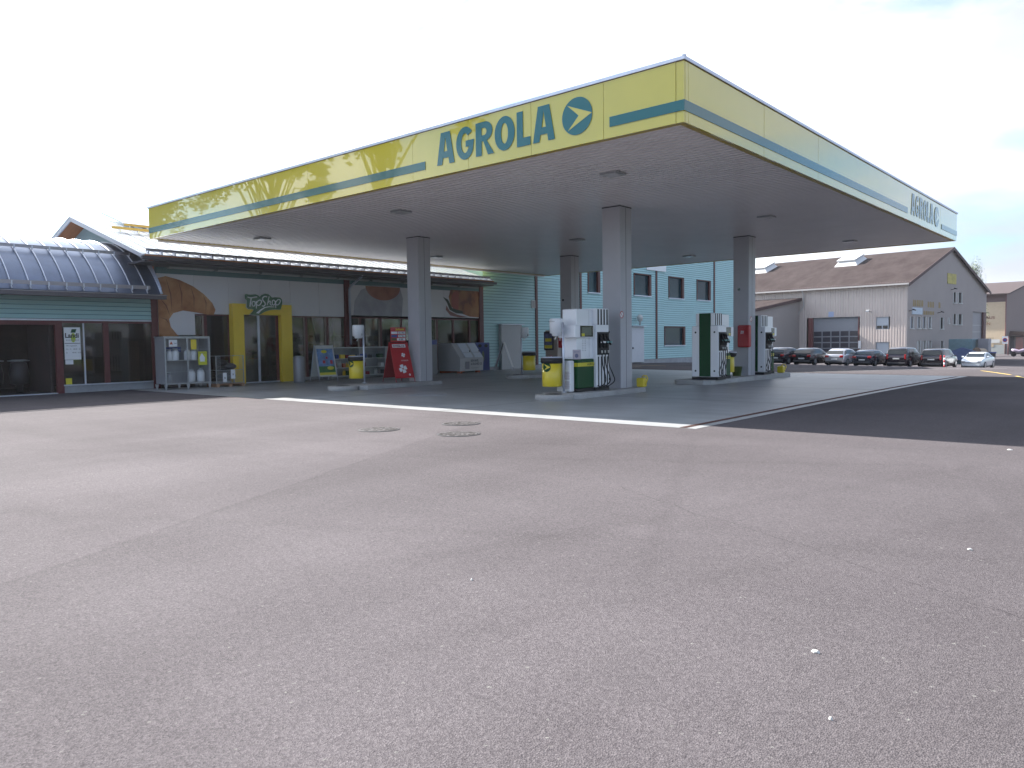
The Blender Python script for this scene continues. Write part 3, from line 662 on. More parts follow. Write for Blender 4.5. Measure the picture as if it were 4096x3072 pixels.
# sign on window
t=thing('opening_hours_sign','white opening hours sheet with green logo behind the left shop window','sign',(-29.96,10.55,1.04))
b=MB(); b.box(-29.965,-29.955,10.29,10.83,1.20,2.36); b.box(-29.965,-29.956,10.30,10.56,1.03,1.185); b.build('sheet',M['white'],t)
text('lettering','Landi',.235,(-29.952,10.315,1.99),'X',M['ink'],t,bold=.008,sx=.93)
shape('logo',[[[(.2,.0),(.36,.0),(.40,.13),(.24,.13)]]],(-29.953,10.31,2.17),'X',M['pump_green'],t)
shape('logo_foot',[[ell(.28,0,.08,.17,n=20)]],(-29.9535,10.31,1.99),'X',mat('logo_lime',(.35,.45,.03),.5),t)
text('lettering','Öffnungszeiten\n\nMo - Fr   08.00  18.30\n\nSa         08.00  16.00',.062,(-29.952,10.33,1.68),'X',M['ink'],t)
b=MB(); b.box(-29.954,-29.951,10.30,10.82,1.775,1.795); b.build('rule',M['ink'],t)
b=MB()
for k in range(9): b.box(-29.954,-29.951,10.35+k*.05,10.378+k*.05,1.885,1.92)
b.build('lettering',M['grey'],t)
t=shape('yellow_sticker',[[[(-.1,-.11),(.1,-.11),(.1,.11),(-.1,.11)]]],(-29.963,10.39,.42),'X',M['pump_yellow']); tag(t,'small yellow sticker low on the left shop window','sticker')
# dim shapes inside the entrance
def stand(x,y,h,label):
    t=thing('display_stand',label,'display stand',(x,y,0),0,'wrapped displays inside the entrance'); b=MB()
    b.lathe((x,y,0),[(.12,0),(.12,.3),(.30,.35),(.33,.7),(.26,h-.15),(.12,h-.1)],14); b.build('wrapping',mat('wrinkled_foil',(.035,.03,.033),.5,metal=.2,bump=1.0,bscale=9),t)
    b=MB(); b.lathe((x,y,h-.09),[(.34,0),(.36,.03),(.2,.06)],18); b.build('tray',M['grey'],t)
stand(-32.0,8.6,1.25,'foil wrapped round display in the dark entrance, left one')
stand(-31.9,9.4,1.25,'foil wrapped round display in the dark entrance beside the door post')
t=thing('storage_box','brown upright board leaning inside the window beside the gas cabinet','panel',(-30.7,12.9,.3))
b=MB(); b.box(-30.6,-30.5,12.75,13.12,.3,1.85); b.build('board',mat('brown_board',(.28,.16,.11),.7,var=.1),t)
# -- gabled shop building
gs=thing('gabled_shop_building','single storey shop with pitched metal roof, white picture panels and dark windows','building',(-34,22,0))
ZE,XE,XR,ZR=5.02,-28.45,-35.2,7.15; SL=(ZR-ZE)/(XE-XR)
W0,W1=13.69,32.3
b=MB(); facewall(b,FX0,W0,W1,4.50,5.1,[],.2,0); b.build('band',M['teal_dk'],gs)
# white panels
for k,(y0,y1,z0) in enumerate([(13.70,15.19,2.08),(15.20,16.68,2.94),(16.69,18.14,2.94),(18.15,19.66,2.94),(19.67,21.20,2.94),(21.21,22.62,2.94),(22.94,24.5,3.02),(24.51,26.1,3.02),(26.11,27.7,3.02),(27.71,29.3,3.02),(29.31,30.9,3.02),(30.91,32.06,3.02)]):
    b=MB(); b.box(FX0-.06,FX0-.002*(k%2),y0+.004,y1-.004,z0,4.496); b.build('facade_panel',M['white_panel'],gs)
b=MB()
b.box(-30.08,-29.94,22.63,22.93,0,4.9); b.build('corner_post',M['oxblood'],gs)
b=MB(); b.box(-30.10,-29.95,32.10,32.42,0,4.9); b.build('corner_post',M['oxblood'],gs)
for y in (15.60,16.66,20.45,21.62,23.55,24.85,26.2,27.5,28.75,30.0,31.3):
    b=MB(); b.box(-30.16,-30.06,y,y+.12,.12,2.879); b.build('mullion',M['oxblood'],gs)
b=MB(); b.box(-30.16,-30.07,15.2,32.1,2.88,2.94); b.build('head_rail',M['oxblood'],gs)
tanf=mat('tan_frame',(.25,.20,.17),.6)
for y in (15.54,20.39,21.55,23.49,24.79,28.69):
    b=MB(); b.box(-30.15,-30.07,y-.02,y+.055,.12,2.878); b.build('pale_mullion_edge',tanf,gs)
# pale raking struts inside the glass
for (y0,y1) in ((21.0,21.35),(22.1,22.25),(27.9,27.95),(31.3,31.75)):
    b=MB(); b.tube([(-30.35,y0,2.9),(-30.35,y1,1.5),(-30.35,y1+(y1-y0)*.9,.2)],.05,8); b.build('strut',M['offwhite'],gs)
for y0,y1 in ((15.2,17.0),(19.2,22.63),(22.93,26.2),(26.2,29.0),(29.0,32.1)):
    b=MB(); b.box(-30.13,-30.11,y0+.001,y1-.001,.15,2.88); b.build('window',M['glass'],gs)
b=MB(); b.box(-30.2,-30.02,15.2,16.7,0,.14); b.box(-30.2,-30.02,19.5,32.1,0,.14); b.build('plinth',M['plinth'],gs)
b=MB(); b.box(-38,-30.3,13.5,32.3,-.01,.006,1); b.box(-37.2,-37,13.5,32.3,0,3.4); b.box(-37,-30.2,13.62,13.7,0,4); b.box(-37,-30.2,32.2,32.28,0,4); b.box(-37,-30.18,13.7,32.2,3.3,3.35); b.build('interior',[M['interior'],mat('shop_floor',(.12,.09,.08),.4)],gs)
# entrance door
b=MB(); b.box(-30.0,-29.93,17.22,18.98,0,.05); b.box(-29.99,-29.94,17.95,18.05,.05,2.92); b.box(-29.99,-29.94,18.84,18.98,.05,2.92,1); b.box(-29.99,-29.94,17.2,17.25,.05,2.92)
dr=b.build('door',[M['trim'],M['oxblood']],gs)
b=MB(); b.box(-29.98,-29.965,17.26,17.94,.06,2.9); b.box(-29.98,-29.965,18.06,18.83,.06,2.9); b.build('pane',M['glass'],dr)
b=MB(); b.box(-30.05,-29.72,16.70,17.20,1.45-1.45,3.40); b.box(-30.05,-29.72,19.0,19.54,0,3.40); b.box(-30.05,-29.72,17.201,18.999,2.94,3.40); b.build('portal',M['portal'],gs)
# roof
b=MB(); Y0,Y1=12.5,31.75
for sg in (1,):
    b.face([(XE,Y0,ZE),(XE,Y1,ZE),(XR,Y1,ZR),(XR,Y0,ZR)]); XL=2*XR-XE; b.face([(XL,Y0,ZE),(XR,Y0,ZR),(XR,Y1,ZR),(XL,Y1,ZE)])
y=Y0+.1
while y<Y1:
    n=12; b.face([(XE,y,ZE+.002),(XE,y,ZE+.04),(XR,y,ZR+.04),(XR,y,ZR+.002)]); b.face([(XE,y,ZE+.04),(XE,y+.025,ZE+.04),(XR,y+.025,ZR+.04),(XR,y,ZR+.04)]); b.face([(XE,y+.025,ZE+.002),(XE,y+.025,ZE+.04),(XR,y+.025,ZR+.04),(XR,y+.025,ZR+.002)]); y+=.5
rf=b.build('roof',M['roof_metal'],gs); fstrip=mat('frosted_strip',(.30,.32,.33),.3)
b=MB(); t_=.13
b.prism([(XE,ZE-.002),(XR,ZR-.002),(XL,ZE-.002),(XL,ZE-.16),(XR,ZR-.19),(XE,ZE-.16)],'y',Y0+.02,Y0+.08); b.build('verge_board',mat('pale_verge',(.45,.46,.5),.5),rf)
b=MB(); b.prism([(XE,ZE-.01),(XR,ZR-.01),(XL,ZE-.01),(XL,ZE-.10),(XR,ZR-.13),(XE,ZE-.10)],'y',Y0+.085,Y1-.05); b.build('soffit_boarding',M['wood'],rf)
b=MB(); b.prism([(FX0-.02,4.2),(FX0-.02,4.52),(FX0-.02,ZE-.14+.5*SL),(XR,ZR-.16),(XL+1.5,ZE+.35),(XL+1.5,4.2)],'y',13.28,13.40); b.prism([(FX0-.1,3.4),(FX0-.1,4.8),(-31.6,5.3),(-38,5.3),(-38,3.4)],'y',13.45,13.6); b.build('gable_wall',mat('gable_teal',(.25,.36,.38),.6),gs)
b=MB(); b.box(XE-.03,XE+.12,Y0-.05,Y1+.05,ZE-.20,ZE-.07); b.box(-30.0,XE-.04,Y0+.1,Y1-.05,ZE-.27,ZE-.21); b.build('gutter',M['gutter'],gs)
def rz_(x): return ZE+SL*(XE-x)
b=MB(); x=XE-.25; b.box(x-.01,x+.01,Y0+.25,Y1-.1,rz_(x)+.06,rz_(x)+.17)
y=Y0+.3
while y<Y1-.1: b.box(x-.10,x+.10,y-.03,y+.03,rz_(x)-.03,rz_(x)+.09,1); y+=.5
b.build('snow_guard',[M['snow'],M['trim']],rf)
for y0,y1 in ((13.81,15.64),(15.79,17.63),(17.77,19.65),(19.8,21.6),(21.75,23.5),(23.7,25.5),(25.7,27.5),(27.7,29.5),(29.7,31.2)):
    b=MB(); b.box(-29.35,-29.15,y0,y1,4.64,4.70); b.build('strip_light',fstrip,gs)
b=MB(); b.tube([(-28.5,22.57,4.85),(-28.6,22.6,4.75),(-29.75,22.83,4.38),(-29.86,22.85,4.25),(-29.86,22.86,1.6)],.055,10); b.build('downpipe',M['trim'],gs)
for y,l in ((20.7,.35),(21.9,.1),(28.0,0),(31.6,.3)): pass
# solar array on the slope
t=thing('solar_array','bright tilted solar panels on yellow rails across the shop roof','solar panels',(-34.8,20,6.9))
for k in range(7):
    y0=14.1+k*2.45; q=lambda x,dz:(x,rz_(x)+dz)
    for xa,xb in ((-34.9,-33.75),(-36.1,-34.95)):
        b=MB(); b.loft([[(xa,y0,rz_(xa)+.16),(xb,y0,rz_(xb)+.16),(xb,y0+2.4,rz_(xb)+.16),(xa,y0+2.4,rz_(xa)+.16)],[(xa,y0,rz_(xa)+.20),(xb,y0,rz_(xb)+.20),(xb,y0+2.4,rz_(xb)+.20),(xa,y0+2.4,rz_(xa)+.20)]]); b.build('panel',mat('solar_glass',(.45,.47,.5),.12,metal=.6) if k==0 and xb>-34 else bpy.data.materials.get('solar_glass'),t)
yr=mat('yellow_rail',(.5,.33,.08),.5)
for x in (-33.7,-32.7):
    b=MB(); b.box(x-.04,x+.04,13.2 if x>-33 else 14.1,31.2,rz_(x)+.10,rz_(x)+.20)
    y=13.5 if x>-33 else 14.3
    while y<31: b.box(x-.06,x+.06,y-.03,y+.03,rz_(x)-.02,rz_(x)+.101,1); y+=.75
    b.build('rail',[yr,M['trim']],t)
# picture panels: croissant, grey cup with peach, sandwich
t=tag(shape('croissant_picture',[[[(0,0),(0,2.4),(.35,2.5),(.9,2.38),(1.45,2.15),(1.9,1.85),(2.25,1.5),(2.38,1.22),(2.3,1.02),(2.0,1.02),(1.5,1.10),(1.0,1.16),(.6,1.05),(.42,.8),(.48,.5),(.72,.2),(1.0,-.04),(.5,-.4),(0,-.45)]]],(FX0+.004,13.705,1.9),'X',M['croissant']),'large croissant picture on the white panels behind the gas cabinet','wall picture')
cr_=[]
for (a0,b0,c0,d0,w_) in ((.35,2.46,.55,1.02,.05),(.85,2.38,.95,1.18,.06),(1.35,2.17,1.45,1.12,.05),(.02,1.7,.48,.9,.05),(.02,.9,.42,.62,.045),(.05,.2,.5,.45,.04),(1.85,1.86,1.95,1.05,.04)):
    mx_,my_=(a0+c0)/2+.10,(b0+d0)/2+.05
    cr_.append([[(a0,b0),(mx_,my_),(c0,d0),(mx_-w_,my_-w_*.5)]])
shape('crease_print',cr_,(FX0+.0055,13.705,1.9),'X',mat('crease_print',(.17,.055,.025),.6,var=.2),t)
t=tag(shape('cup_picture',[[[(0,0),(.1,.7),(.5,1.25),(1.2,1.5),(3.0,1.5),(3.2,.9),(3.1,0)]]],(FX0+.004,23.15,3.02),'X',M['greyprint']),'faded grey round picture on the white panels left of the far column','wall picture')
t=tag(shape('fruit_picture',[[ell(1.1,.62,1.12,.68,180,360,20)]],(FX0+.008,23.95,3.86),'X',M['pinkprint']),'orange half round fruit picture high above the grey print','wall picture')
t=thing('sandwich_picture','sandwich picture with brown roll and dark greens beside the blue green wall','wall picture',(FX0,31,3))
shape('bread',[[[(.5,1.5),(.35,1.1),(.5,.6),(.9,.35),(1.4,.2),(2.0,.05),(2.75,0.02),(2.75,1.5)]]],(FX0+.006,29.31,3.04),'X',M['crust2'],t)
shape('tomato',[[ell(.95,.9,.42,.55,60,290,18)]],(FX0+.009,29.31,3.04),'X',mat('tomato_print',(.30,.05,.02),.5),t)
shape('greens',[[[(-.1,1.1),(.3,.95),(.6,.5),(1.4,.35),(1.5,.2),(.9,.22),(.4,.4),(.2,.8)]]],(FX0+.012,29.31,3.04),'X',mat('greens_print',(.02,.03,.01),.6),t)
shape('ham',[[[(.15,.65),(.4,.35),(1.0,.15),(1.9,.02),(1.1,.0),(.45,.1),(.1,.4)]]],(FX0+.015,29.31,3.03),'X',mat('ham_print',(.22,.09,.08),.6),t)
# shop name board over the door
t=thing('shop_name_board','green script shop name board mounted above the yellow door frame','sign',(-29.7,18.1,3.4))
def outline(px,py,pz,pts): pass
grn=mat('board_green',(.035,.11,.05),.35,coat=.3)
BY=lambda p:(17.25+(p[0]-180)*.00188,3.86-(p[1]-160)*.00178)
prof=[(185,210),(200,190),(300,205),(430,190),(500,210),(530,245),(560,250),(600,200),(680,165),(760,175),(820,220),(850,250),(950,240),(1060,245),(1110,280),(1120,360),(1105,440),(1080,520),(1060,540),(950,535),(850,545),(740,570),(640,610),(560,660),(490,690),(290,672),(370,600),(400,560),(380,545),(270,545),(225,500),(230,420),(235,350),(190,300)]
cy_,cz_=BY((650,400))
def slab_(x0,x1,k,mt,nm):
    P_=[BY(p) for p in prof]; P_=[(cy_+(a-cy_)*k,cz_+(c-cz_)*k) for a,c in P_]
    b=MB(); n=len(P_)
    for q in tessellate_polygon([[Vector((a,c,0)) for a,c in P_]]):
        b.face([(x1,P_[i][0],P_[i][1]) for i in q]); b.face([(x0,P_[i][0],P_[i][1]) for i in q])
    for i in range(n): j=(i+1)%n; b.face([(x0,*P_[i]),(x0,*P_[j]),(x1,*P_[j]),(x1,*P_[i])])
    b.build(nm,mt,t)
slab_(-29.70,-29.63,1,grn,'board'); slab_(-29.715,-29.703,1.045,M['offwhite'],'rim')
def script(nm,strokes,r=.02):
    b=MB()
    for st in strokes:
        Q=[Vector(BY(p)) for p in st]; out=[]
        for i in range(len(Q)-1):
            a0,a1,a2,a3=Q[max(i-1,0)],Q[i],Q[i+1],Q[min(i+2,len(Q)-1)]
            for q in range(4):
                u=q/4; out.append(.5*((2*a1)+(a2-a0)*u+(2*a0-5*a1+4*a2-a3)*u*u+(3*a1-a0-3*a2+a3)*u**3))
        out.append(Q[-1]); b.tube([(-29.625,p.x,p.y) for p in out],r,6)
    b.build(nm,M['white'],t)
script('lettering',[[(230,265),(300,280),(380,265),(465,250)],[(320,275),(300,380),(280,490)]],.024)
script('lettering',[[(400,360),(350,370),(335,430),(360,475),(400,460),(415,400),(400,360)]])
script('lettering',[[(440,350),(440,450),(440,530)],[(440,410),(500,335),(560,330),(575,370),(530,440),(480,455),(455,430)]])
script('lettering',[[(720,240),(660,232),(610,270),(615,330),(660,380),(668,430),(630,468),(585,460)]],.024)
script('lettering',[[(775,230),(745,340),(720,440)],[(735,390),(780,340),(803,350),(795,410),(835,440)]])
script('lettering',[[(900,310),(860,330),(850,390),(872,432),(910,420),(930,360),(900,310)]])
script('lettering',[[(940,330),(940,420),(938,505)],[(945,360),(1000,300),(1055,300),(1065,340),(1030,400),(980,430),(950,415)]])
shape('swoosh',[[[BY(p) for p in ((430,640),(500,650),(560,580),(660,510),(760,487),(910,485),(910,475),(760,468),(640,495),(520,565))]]],(-29.627,0,0),'X',M['white'],t)
# -- teal building
tb=thing('blue_green_hall','tall blue green clad hall with dark posts and small windows behind the canopy','building',(-38,49,0))
T0,T1=32.44,66.3; wins=[(42.9,44.38,4.95,6.5),(48.8,51.3,4.98,6.6),(53.98,56.5,4.96,6.65),(58.74,61.3,4.96,6.65),(53.3,56.7,1.2,2.7)]
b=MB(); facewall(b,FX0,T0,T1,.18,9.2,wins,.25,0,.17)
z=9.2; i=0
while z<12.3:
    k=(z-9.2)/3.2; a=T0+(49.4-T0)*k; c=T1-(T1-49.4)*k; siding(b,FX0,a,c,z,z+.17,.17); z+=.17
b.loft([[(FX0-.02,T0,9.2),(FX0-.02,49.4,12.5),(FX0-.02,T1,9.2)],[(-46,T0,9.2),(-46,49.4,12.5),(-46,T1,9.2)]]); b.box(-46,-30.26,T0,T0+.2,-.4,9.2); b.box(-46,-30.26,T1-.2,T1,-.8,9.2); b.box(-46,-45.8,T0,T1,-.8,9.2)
b.build('wall',[M['teal'],M['teal_lap_shade']],tb)
b=MB(); b.box(-30.3,-29.97,T0,T1-.02,-1.0,.17); b.build('plinth',M['plinth'],tb)
for y in (37.3,42.05,46.8,52.1,62.0):
    b=MB(); b.box(-30.0,-29.93,y-.11,y+.11,.18,9.3); b.build('post',M['brown'],tb)
b=MB(); b.box(-30.1,-29.92,T1-.05,T1+.08,.0,9.2); b.build('post',M['brown'],tb)
for (y0,y1,z0,z1) in wins:
    b=MB(); b.box(-30.1,-29.93,y0,y0+.1,z0,z1); b.box(-30.1,-29.93,y1-.28,y1,z0,z1); b.box(-30.1,-29.93,y0,y1,z1-.08,z1-.001); w=b.build('window',M['brown'],tb)
    b=MB(); b.box(-30.12,-29.90,y0-.02,y1+.02,z0-.07,z0-.002); b.build('sill',M['trim'],w)
    b=MB(); b.box(-30.14,-30.12,y0,y1,z0,z1); b.build('pane',M['winglass'],w)
    b=MB(); zz=z0+.04
    while zz<z1-.1: b.face([(-30.085,y0+.1,zz),(-30.085,y1-.28,zz),(-30.05,y1-.28,zz+.035),(-30.05,y0+.1,zz+.035)]); zz+=.075
    b.build('blind',mat('blind_slats',(.10,.22,.28),.4,metal=.4),w)
b=MB(); b.box(-29.99,-29.9,50.6,53.5,6.95,8.4); b.build('sign_panel',M['white'],tb)
b=MB(); b.box(-29.98,-29.93,36.8,37.16,3.72,4.2); v=b.build('vent_frame',M['offwhite'],tb)
b=MB(); [b.box(-29.929,-29.92,36.85,37.11,3.77+k*.07,3.80+k*.07) for k in range(6)]; b.build('vent_slat',M['dkgrey'],v)
b=MB(); b.box(-30.0,-29.75,33.72,35.62,0,2.66,0,c=.02); b.box(-29.99,-29.6,33.6,35.7,2.662,2.70,1); dd=b.build('door',[mat('door_grey',(.36,.37,.38),.45,var=.03),M['trim']],tb)
b=MB(); b.box(-30.0,-29.80,48.2,49.98,0,2.66,0,c=.02); b.box(-29.99,-29.6,48.1,50.05,2.662,2.70,1); dd=b.build('door',[mat('door_white',(.52,.54,.58),.45,var=.03),M['trim']],tb)
b=MB(); b.box(-29.8,-29.75,48.3,48.42,1.0,1.12); b.build('handle',M['dkgrey'],dd)
b=MB(); b.lathe((-29.6,49.05,2.95),[(.06,-.2),(.05,0),(.2,.15),(.24,.35),(.16,.52),(.05,.58)],18); b.build('globe_lamp',M['offwhite'],tb)
# ------------------------------------------------------------------ goods in front of the shop
def cylinder_bottle(x,y,z,label,s=1.0,mt='white'):
    t=thing('gas_bottle',label,'gas bottle',(x,y,z),0,'gas bottles in the steel cabinet')
    b=MB(); b.lathe((x,y,z),[(.12*s,0),(.14*s,.03),(.145*s,.34*s),(.11*s,.42*s),(.04*s,.45*s)],18); b.build('body',M[mt],t)
    b=MB(); b.lathe((x,y,z),[(.09*s,.44*s),(.09*s,.50*s),(.08*s,.50*s),(.08*s,.44*s)],16); b.build('collar',M['galv'],t)
t=thing('gas_cabinet','galvanised mesh cabinet for gas bottles left of the shop door','cabinet',(-28.6,13.9,0))
b=MB(); b.box(-28.95,-28.20,13.05,13.09,.22,1.97); b.box(-28.95,-28.92,13.1,14.8,.22,1.97); b.box(-28.95,-28.2,14.76,14.8,.22,1.97); b.build('side_panel',mat('cabinet_sheet',(.30,.305,.33),.35,metal=.3,var=.08,vscale=2),t)
b=MB(); b.box(-28.97,-28.18,13.03,14.82,1.972,2.0); b.build('top',M['galv'],t)
b=MB()
for y in (13.05,13.9,14.77): b.box(-28.20,-28.16,y,y+.05,.16,1.97)
b.box(-28.195,-28.165,13.1,14.77,1.92,1.965); b.box(-28.195,-28.165,13.1,14.77,.20,.25)
for z in (1.08,): b.box(-28.93,-28.19,13.1,14.76,z,z+.02)
for z in (1.50,.66): b.box(-28.185,-28.175,13.1,14.77,z,z+.012)
b.build('frame',M['galv'],t)
b=MB(); y=13.12
while y<14.75:
    b.box(-28.182,-28.179,y,y+.003,.25,1.92); y+=.055
b.build('mesh_door',M['galv'],t)
b=MB()
for x in (-28.93,-28.2):
    for y in (13.07,13.92,14.78): b.prism([(y-.06,.2),(y+.06,.2),(y+.02,.0),(y-.02,.0)],'x',x-.02,x+.02)
b.build('foot',M['galv'],t)
def plate(x,y0,y1,z0,z1,mt,name,label,cat,face='X'):
    b=MB(); b.box(x,x+.006,y0,y1,z0,z1); o=b.build(name,mt); return tag(o,label,cat)
o=plate(-28.165,13.22,13.53,1.62,1.87,M['white'],'warning_plate','white warning plate with orange triangle on the steel cabinet','sign')
w=shape('triangle',[[[(0,0),(.13,0),(.065,.12)]]],(-28.157,13.24,1.70),'X',M['orange'],o); text('lettering','GAS',.06,(-28.157,13.4,1.72),'X',M['ink'],o)
o=plate(-28.165,14.06,14.28,1.50,1.88,M['bin_yellow'],'price_card','small yellow price card on the upper right door of the steel cabinet','sign'); text('lettering','- - -\n- - -\n- - -',.08,(-28.157,14.09,1.76),'X',M['orange'],o)
o=plate(-28.16,14.33,14.68,.90,1.42,mat('lime_poster',(.50,.52,.03),.5),'poster','lime yellow poster with a white bottle drawing on the steel cabinet','poster')
shape('bottle_drawing',[[[(.07,.05),(.25,.05),(.27,.2),(.2,.3),(.17,.36),(.13,.36),(.1,.3),(.05,.2)]]],(-28.152,14.33,.98),'X',M['white'],o); text('lettering','PROPAN',.07,(-28.152,14.36,1.33),'X',M['ink'],o)
for k,(y,z,s) in enumerate(((13.35,1.10,.8),(13.58,1.10,.9),(14.05,1.10,.85),(14.3,1.10,.85),(14.18,.25,1.0),(14.55,.25,1.05),(13.3,.25,.8))):
    cylinder_bottle(-28.45,y,z,['pale gas bottle on the upper shelf, first from the left','white gas bottle on the upper shelf, second from the left','pale gas bottle on the upper shelf behind the middle bar','gas bottle on the upper shelf beside the lime poster','gas bottle on the cabinet floor, second from the right','large white gas bottle on the cabinet floor at far right','small gas bottle alone on the cabinet floor at left'][k],s,'white' if k!=6 else 'grey')
o=plate(-28.55,13.12,13.85,1.42,1.60,M['blue'],'blue_crate','blue crate standing on top of the upper shelf bottles inside the cabinet','crate')
t=thing('wire_cage','galvanised wire cage with dark sacks on a wooden pallet','cage',(-28.4,15.6,0))
b=MB()
for y in (15.02,15.55,16.08): b.box(-28.9,-28.1,y,y+.12,0,.10)
b.box(-28.9,-28.1,15.0,16.22,.10,.13); b.build('pallet',M['wooden'],t)
b=MB()
for (x,y) in ((-28.88,15.02),(-28.12,15.02),(-28.12,16.18),(-28.88,16.18)): b.box(x-.015,x+.015,y-.015,y+.015,.13,1.24)
for z in (.15,.66,1.22): 
    b.box(-28.12,-28.11,15.02,16.18,z,z+.015); b.box(-28.88,-28.12,15.02,15.03,z,z+.015)
y=15.06
while y<16.18:
    if not (15.22<y<16.0): b.box(-28.115,-28.108,y,y+.006,.15,1.22)
    else: b.box(-28.115,-28.108,y,y+.006,.15,.66)
    y+=.045
for k in range(10): b.box(-28.114,-28.109,15.02,16.18,.2+k*.05,.204+k*.05)
b.build('wire_frame',M['galv'],t)
t2=thing('sack_pile','heap of dark sacks inside the wire cage','sacks',(-28.5,15.6,.14))
for k,(y,z,w_,mt) in enumerate(((15.55,.72,.28,'black'),(15.75,.82,.30,'dkgrey'),(15.45,.95,.22,'black'),(15.6,.45,.4,'dkgrey'))):
    b=MB(); b.lathe((-28.48,y,z-.14),[(w_*.6,0),(w_,.07),(w_,.16),(w_*.6,.24),(w_*.1,.26)],14); b.v=[(-28.48+(v[0]+28.48)*.9,v[1],v[2]) for v in b.v]; b.build('sack',M[mt],t2)
o=plate(-28.5,15.95,16.14,.6,1.2,M['portal'],'yellow_bag','yellow bag standing at the right inside the wire cage','bag')
o=plate(-28.103,15.28,15.44,.20,.56,M['white'],'price_sheet','white price sheet on the wire cage, left one','sign'); text('lettering','8',.12,(-28.095,15.33,.32),'X',M['ink'],o)
o=plate(-28.103,15.62,15.80,.32,.68,M['white'],'price_sheet','white price sheet on the wire cage, right and higher one','sign'); text('lettering','9',.12,(-28.095,15.68,.44),'X',M['ink'],o)
# stainless cylinder
t=thing('ash_bin','grey cylindrical ash bin right of the yellow door frame','bin',(-28.4,18.95,0))
b=MB(); b.lathe((-28.4,18.95,0),[(.235,0),(.24,.02),(.24,1.08),(.225,1.12)],26); b.build('body',mat('brushed_grey',(.24,.235,.25),.4,metal=.3),t)
b=MB(); b.lathe((-28.4,18.95,1.121),[(.16,0),(.15,.03)],20); b.build('lid',M['galv'],t)
# picture easel
def easel(cx,cy,w,h,sp,rz,name,label,front,back,fr):
    t=thing(name,label,'easel board',(cx,cy,0),rz); th=math.atan2(sp/2,h)
    for sg,nm,mt in ((1,'front_board',front),(-1,'back_board',back)):
        Mx=Matrix.Translation((sg*sp/4,0,0))
        b=MB()
        pts=[(sg*sp/2,0),(0,h)]
        def P(u,v,o): # u along width, v along slope 0..1, o outwards
            return (sg*(sp/2*(1-v)+o),u,v*h)
        b.loft([[P(-w/2,.14,.0),P(w/2,.14,.0),P(w/2,.99,.0),P(-w/2,.99,.0)],[P(-w/2,.14,.02),P(w/2,.14,.02),P(w/2,.99,.02),P(-w/2,.99,.02)]]); b.build(nm,mt,t,local=True)
        b=MB()
        for u in (-w/2,w/2): b.tube([P(u,0,.01),P(u,1,.01)],.016,6)
        b.build('leg',fr,t,local=True)
    return t,(lambda u,v,o:(sp/2*(1-v)+o,u,v*h))
t,Pf=easel(-28.15,20.05,.95,1.6,.7,0,'poster_easel','white framed easel with a bright blue and green advert poster',M['offwhite'],M['offwhite'],M['trim'])
def quadpart(name,f,u0,u1,v0,v1,o,mt,parent):
    b=MB(); b.face([f(u0,v0,o),f(u1,v0,o),f(u1,v1,o),f(u0,v1,o)]); return b.build(name,mt,parent,local=True)
ps=quadpart('poster',Pf,-.42,.42,.18,.90,.024,mat('poster_blue',(.12,.22,.42),.4,var=.5,vscale=4),t)
quadpart('poster_field',Pf,-.42,.42,.25,.42,.028,mat('poster_green',(.03,.14,.03),.4,var=.3,vscale=5),ps)
quadpart('poster_strip',Pf,-.42,.42,.18,.25,.029,M['pump_yellow'],ps)
b=MB(); 
for (cu,cv,ru,rv) in ((-.05,.82,.15,.045),(.18,.37,.17,.05)): b.face([Pf(cu+ru*math.cos(2*PI*i/20),cv+rv*math.sin(2*PI*i/20),.031) for i in range(20)])
b.build('poster_bubble',M['pump_yellow'],ps,local=True)
b=MB()
for (u0,u1,v0,v1) in ((-.18,-.05,.50,.58),(.2,.33,.48,.58),(.0,.1,.62,.68)): b.face([Pf(u0,v0,.030),Pf(u1,v0,.030),Pf(u1,v1,.030),Pf(u0,v1,.030)])
b.build('poster_blocks',M['red'],ps,local=True)
# outdoor shelf
t=thing('outdoor_shelf','long grey outdoor shelf with goods below the shop windows','shelf',(-29.1,23,0))
b=MB()
for z in (.12,.50,.92): b.box(-29.7,-29.15,21.2,26.0,z,z+.03)
b.box(-29.75,-29.0,21.15,26.05,1.44,1.48); b.build('board',M['galv'],t)
b=MB()
for y in (21.15,22.75,24.35,25.98): b.box(-29.7,-29.12,y,y+.05,.0,1.44)
b.box(-29.78,-29.72,21.15,26.03,0,1.44); b.build('upright',M['grey'],t)
cols=[M['red'],M['dkgrey'],M['offwhite'],M['blue'],M['red_dk'],M['pump_green'],M['orange'],M['portal']]
gk={}
for z in (.155,.535,.955):
    y=21.3
    while y<25.8:
        w_=R.uniform(.12,.3); h_=R.uniform(.18,.30)
        if R.random()<.8:
            b=MB()
            if R.random()<.5:
                n_=int(w_/.085)+1
                for q in range(n_): b.lathe((-29.3,y+.045+q*.088,z),[(.038,0),(.038,h_*.6),(.014,h_*.8),(.014,h_)],8)
                nm='bottle_pack'
            else: b.box(-29.45,-29.2,y,y+w_,z,z+h_*.8,0,c=.01); nm='goods_box'
            ci=R.randrange(8); gk[z]=gk.get(z,0)+1
            tag(b.build(nm,cols[ci]),'%s %s on the %s board of the outdoor shelf, no %d from the easel'%(('red','dark','white','blue','dark red','green','orange','yellow')[ci],'bottles' if nm=='bottle_pack' else 'box',{.155:'lowest',.535:'middle',.955:'top'}[z],gk[z]),'goods','goods on the outdoor shelf')
        y+=w_+.08
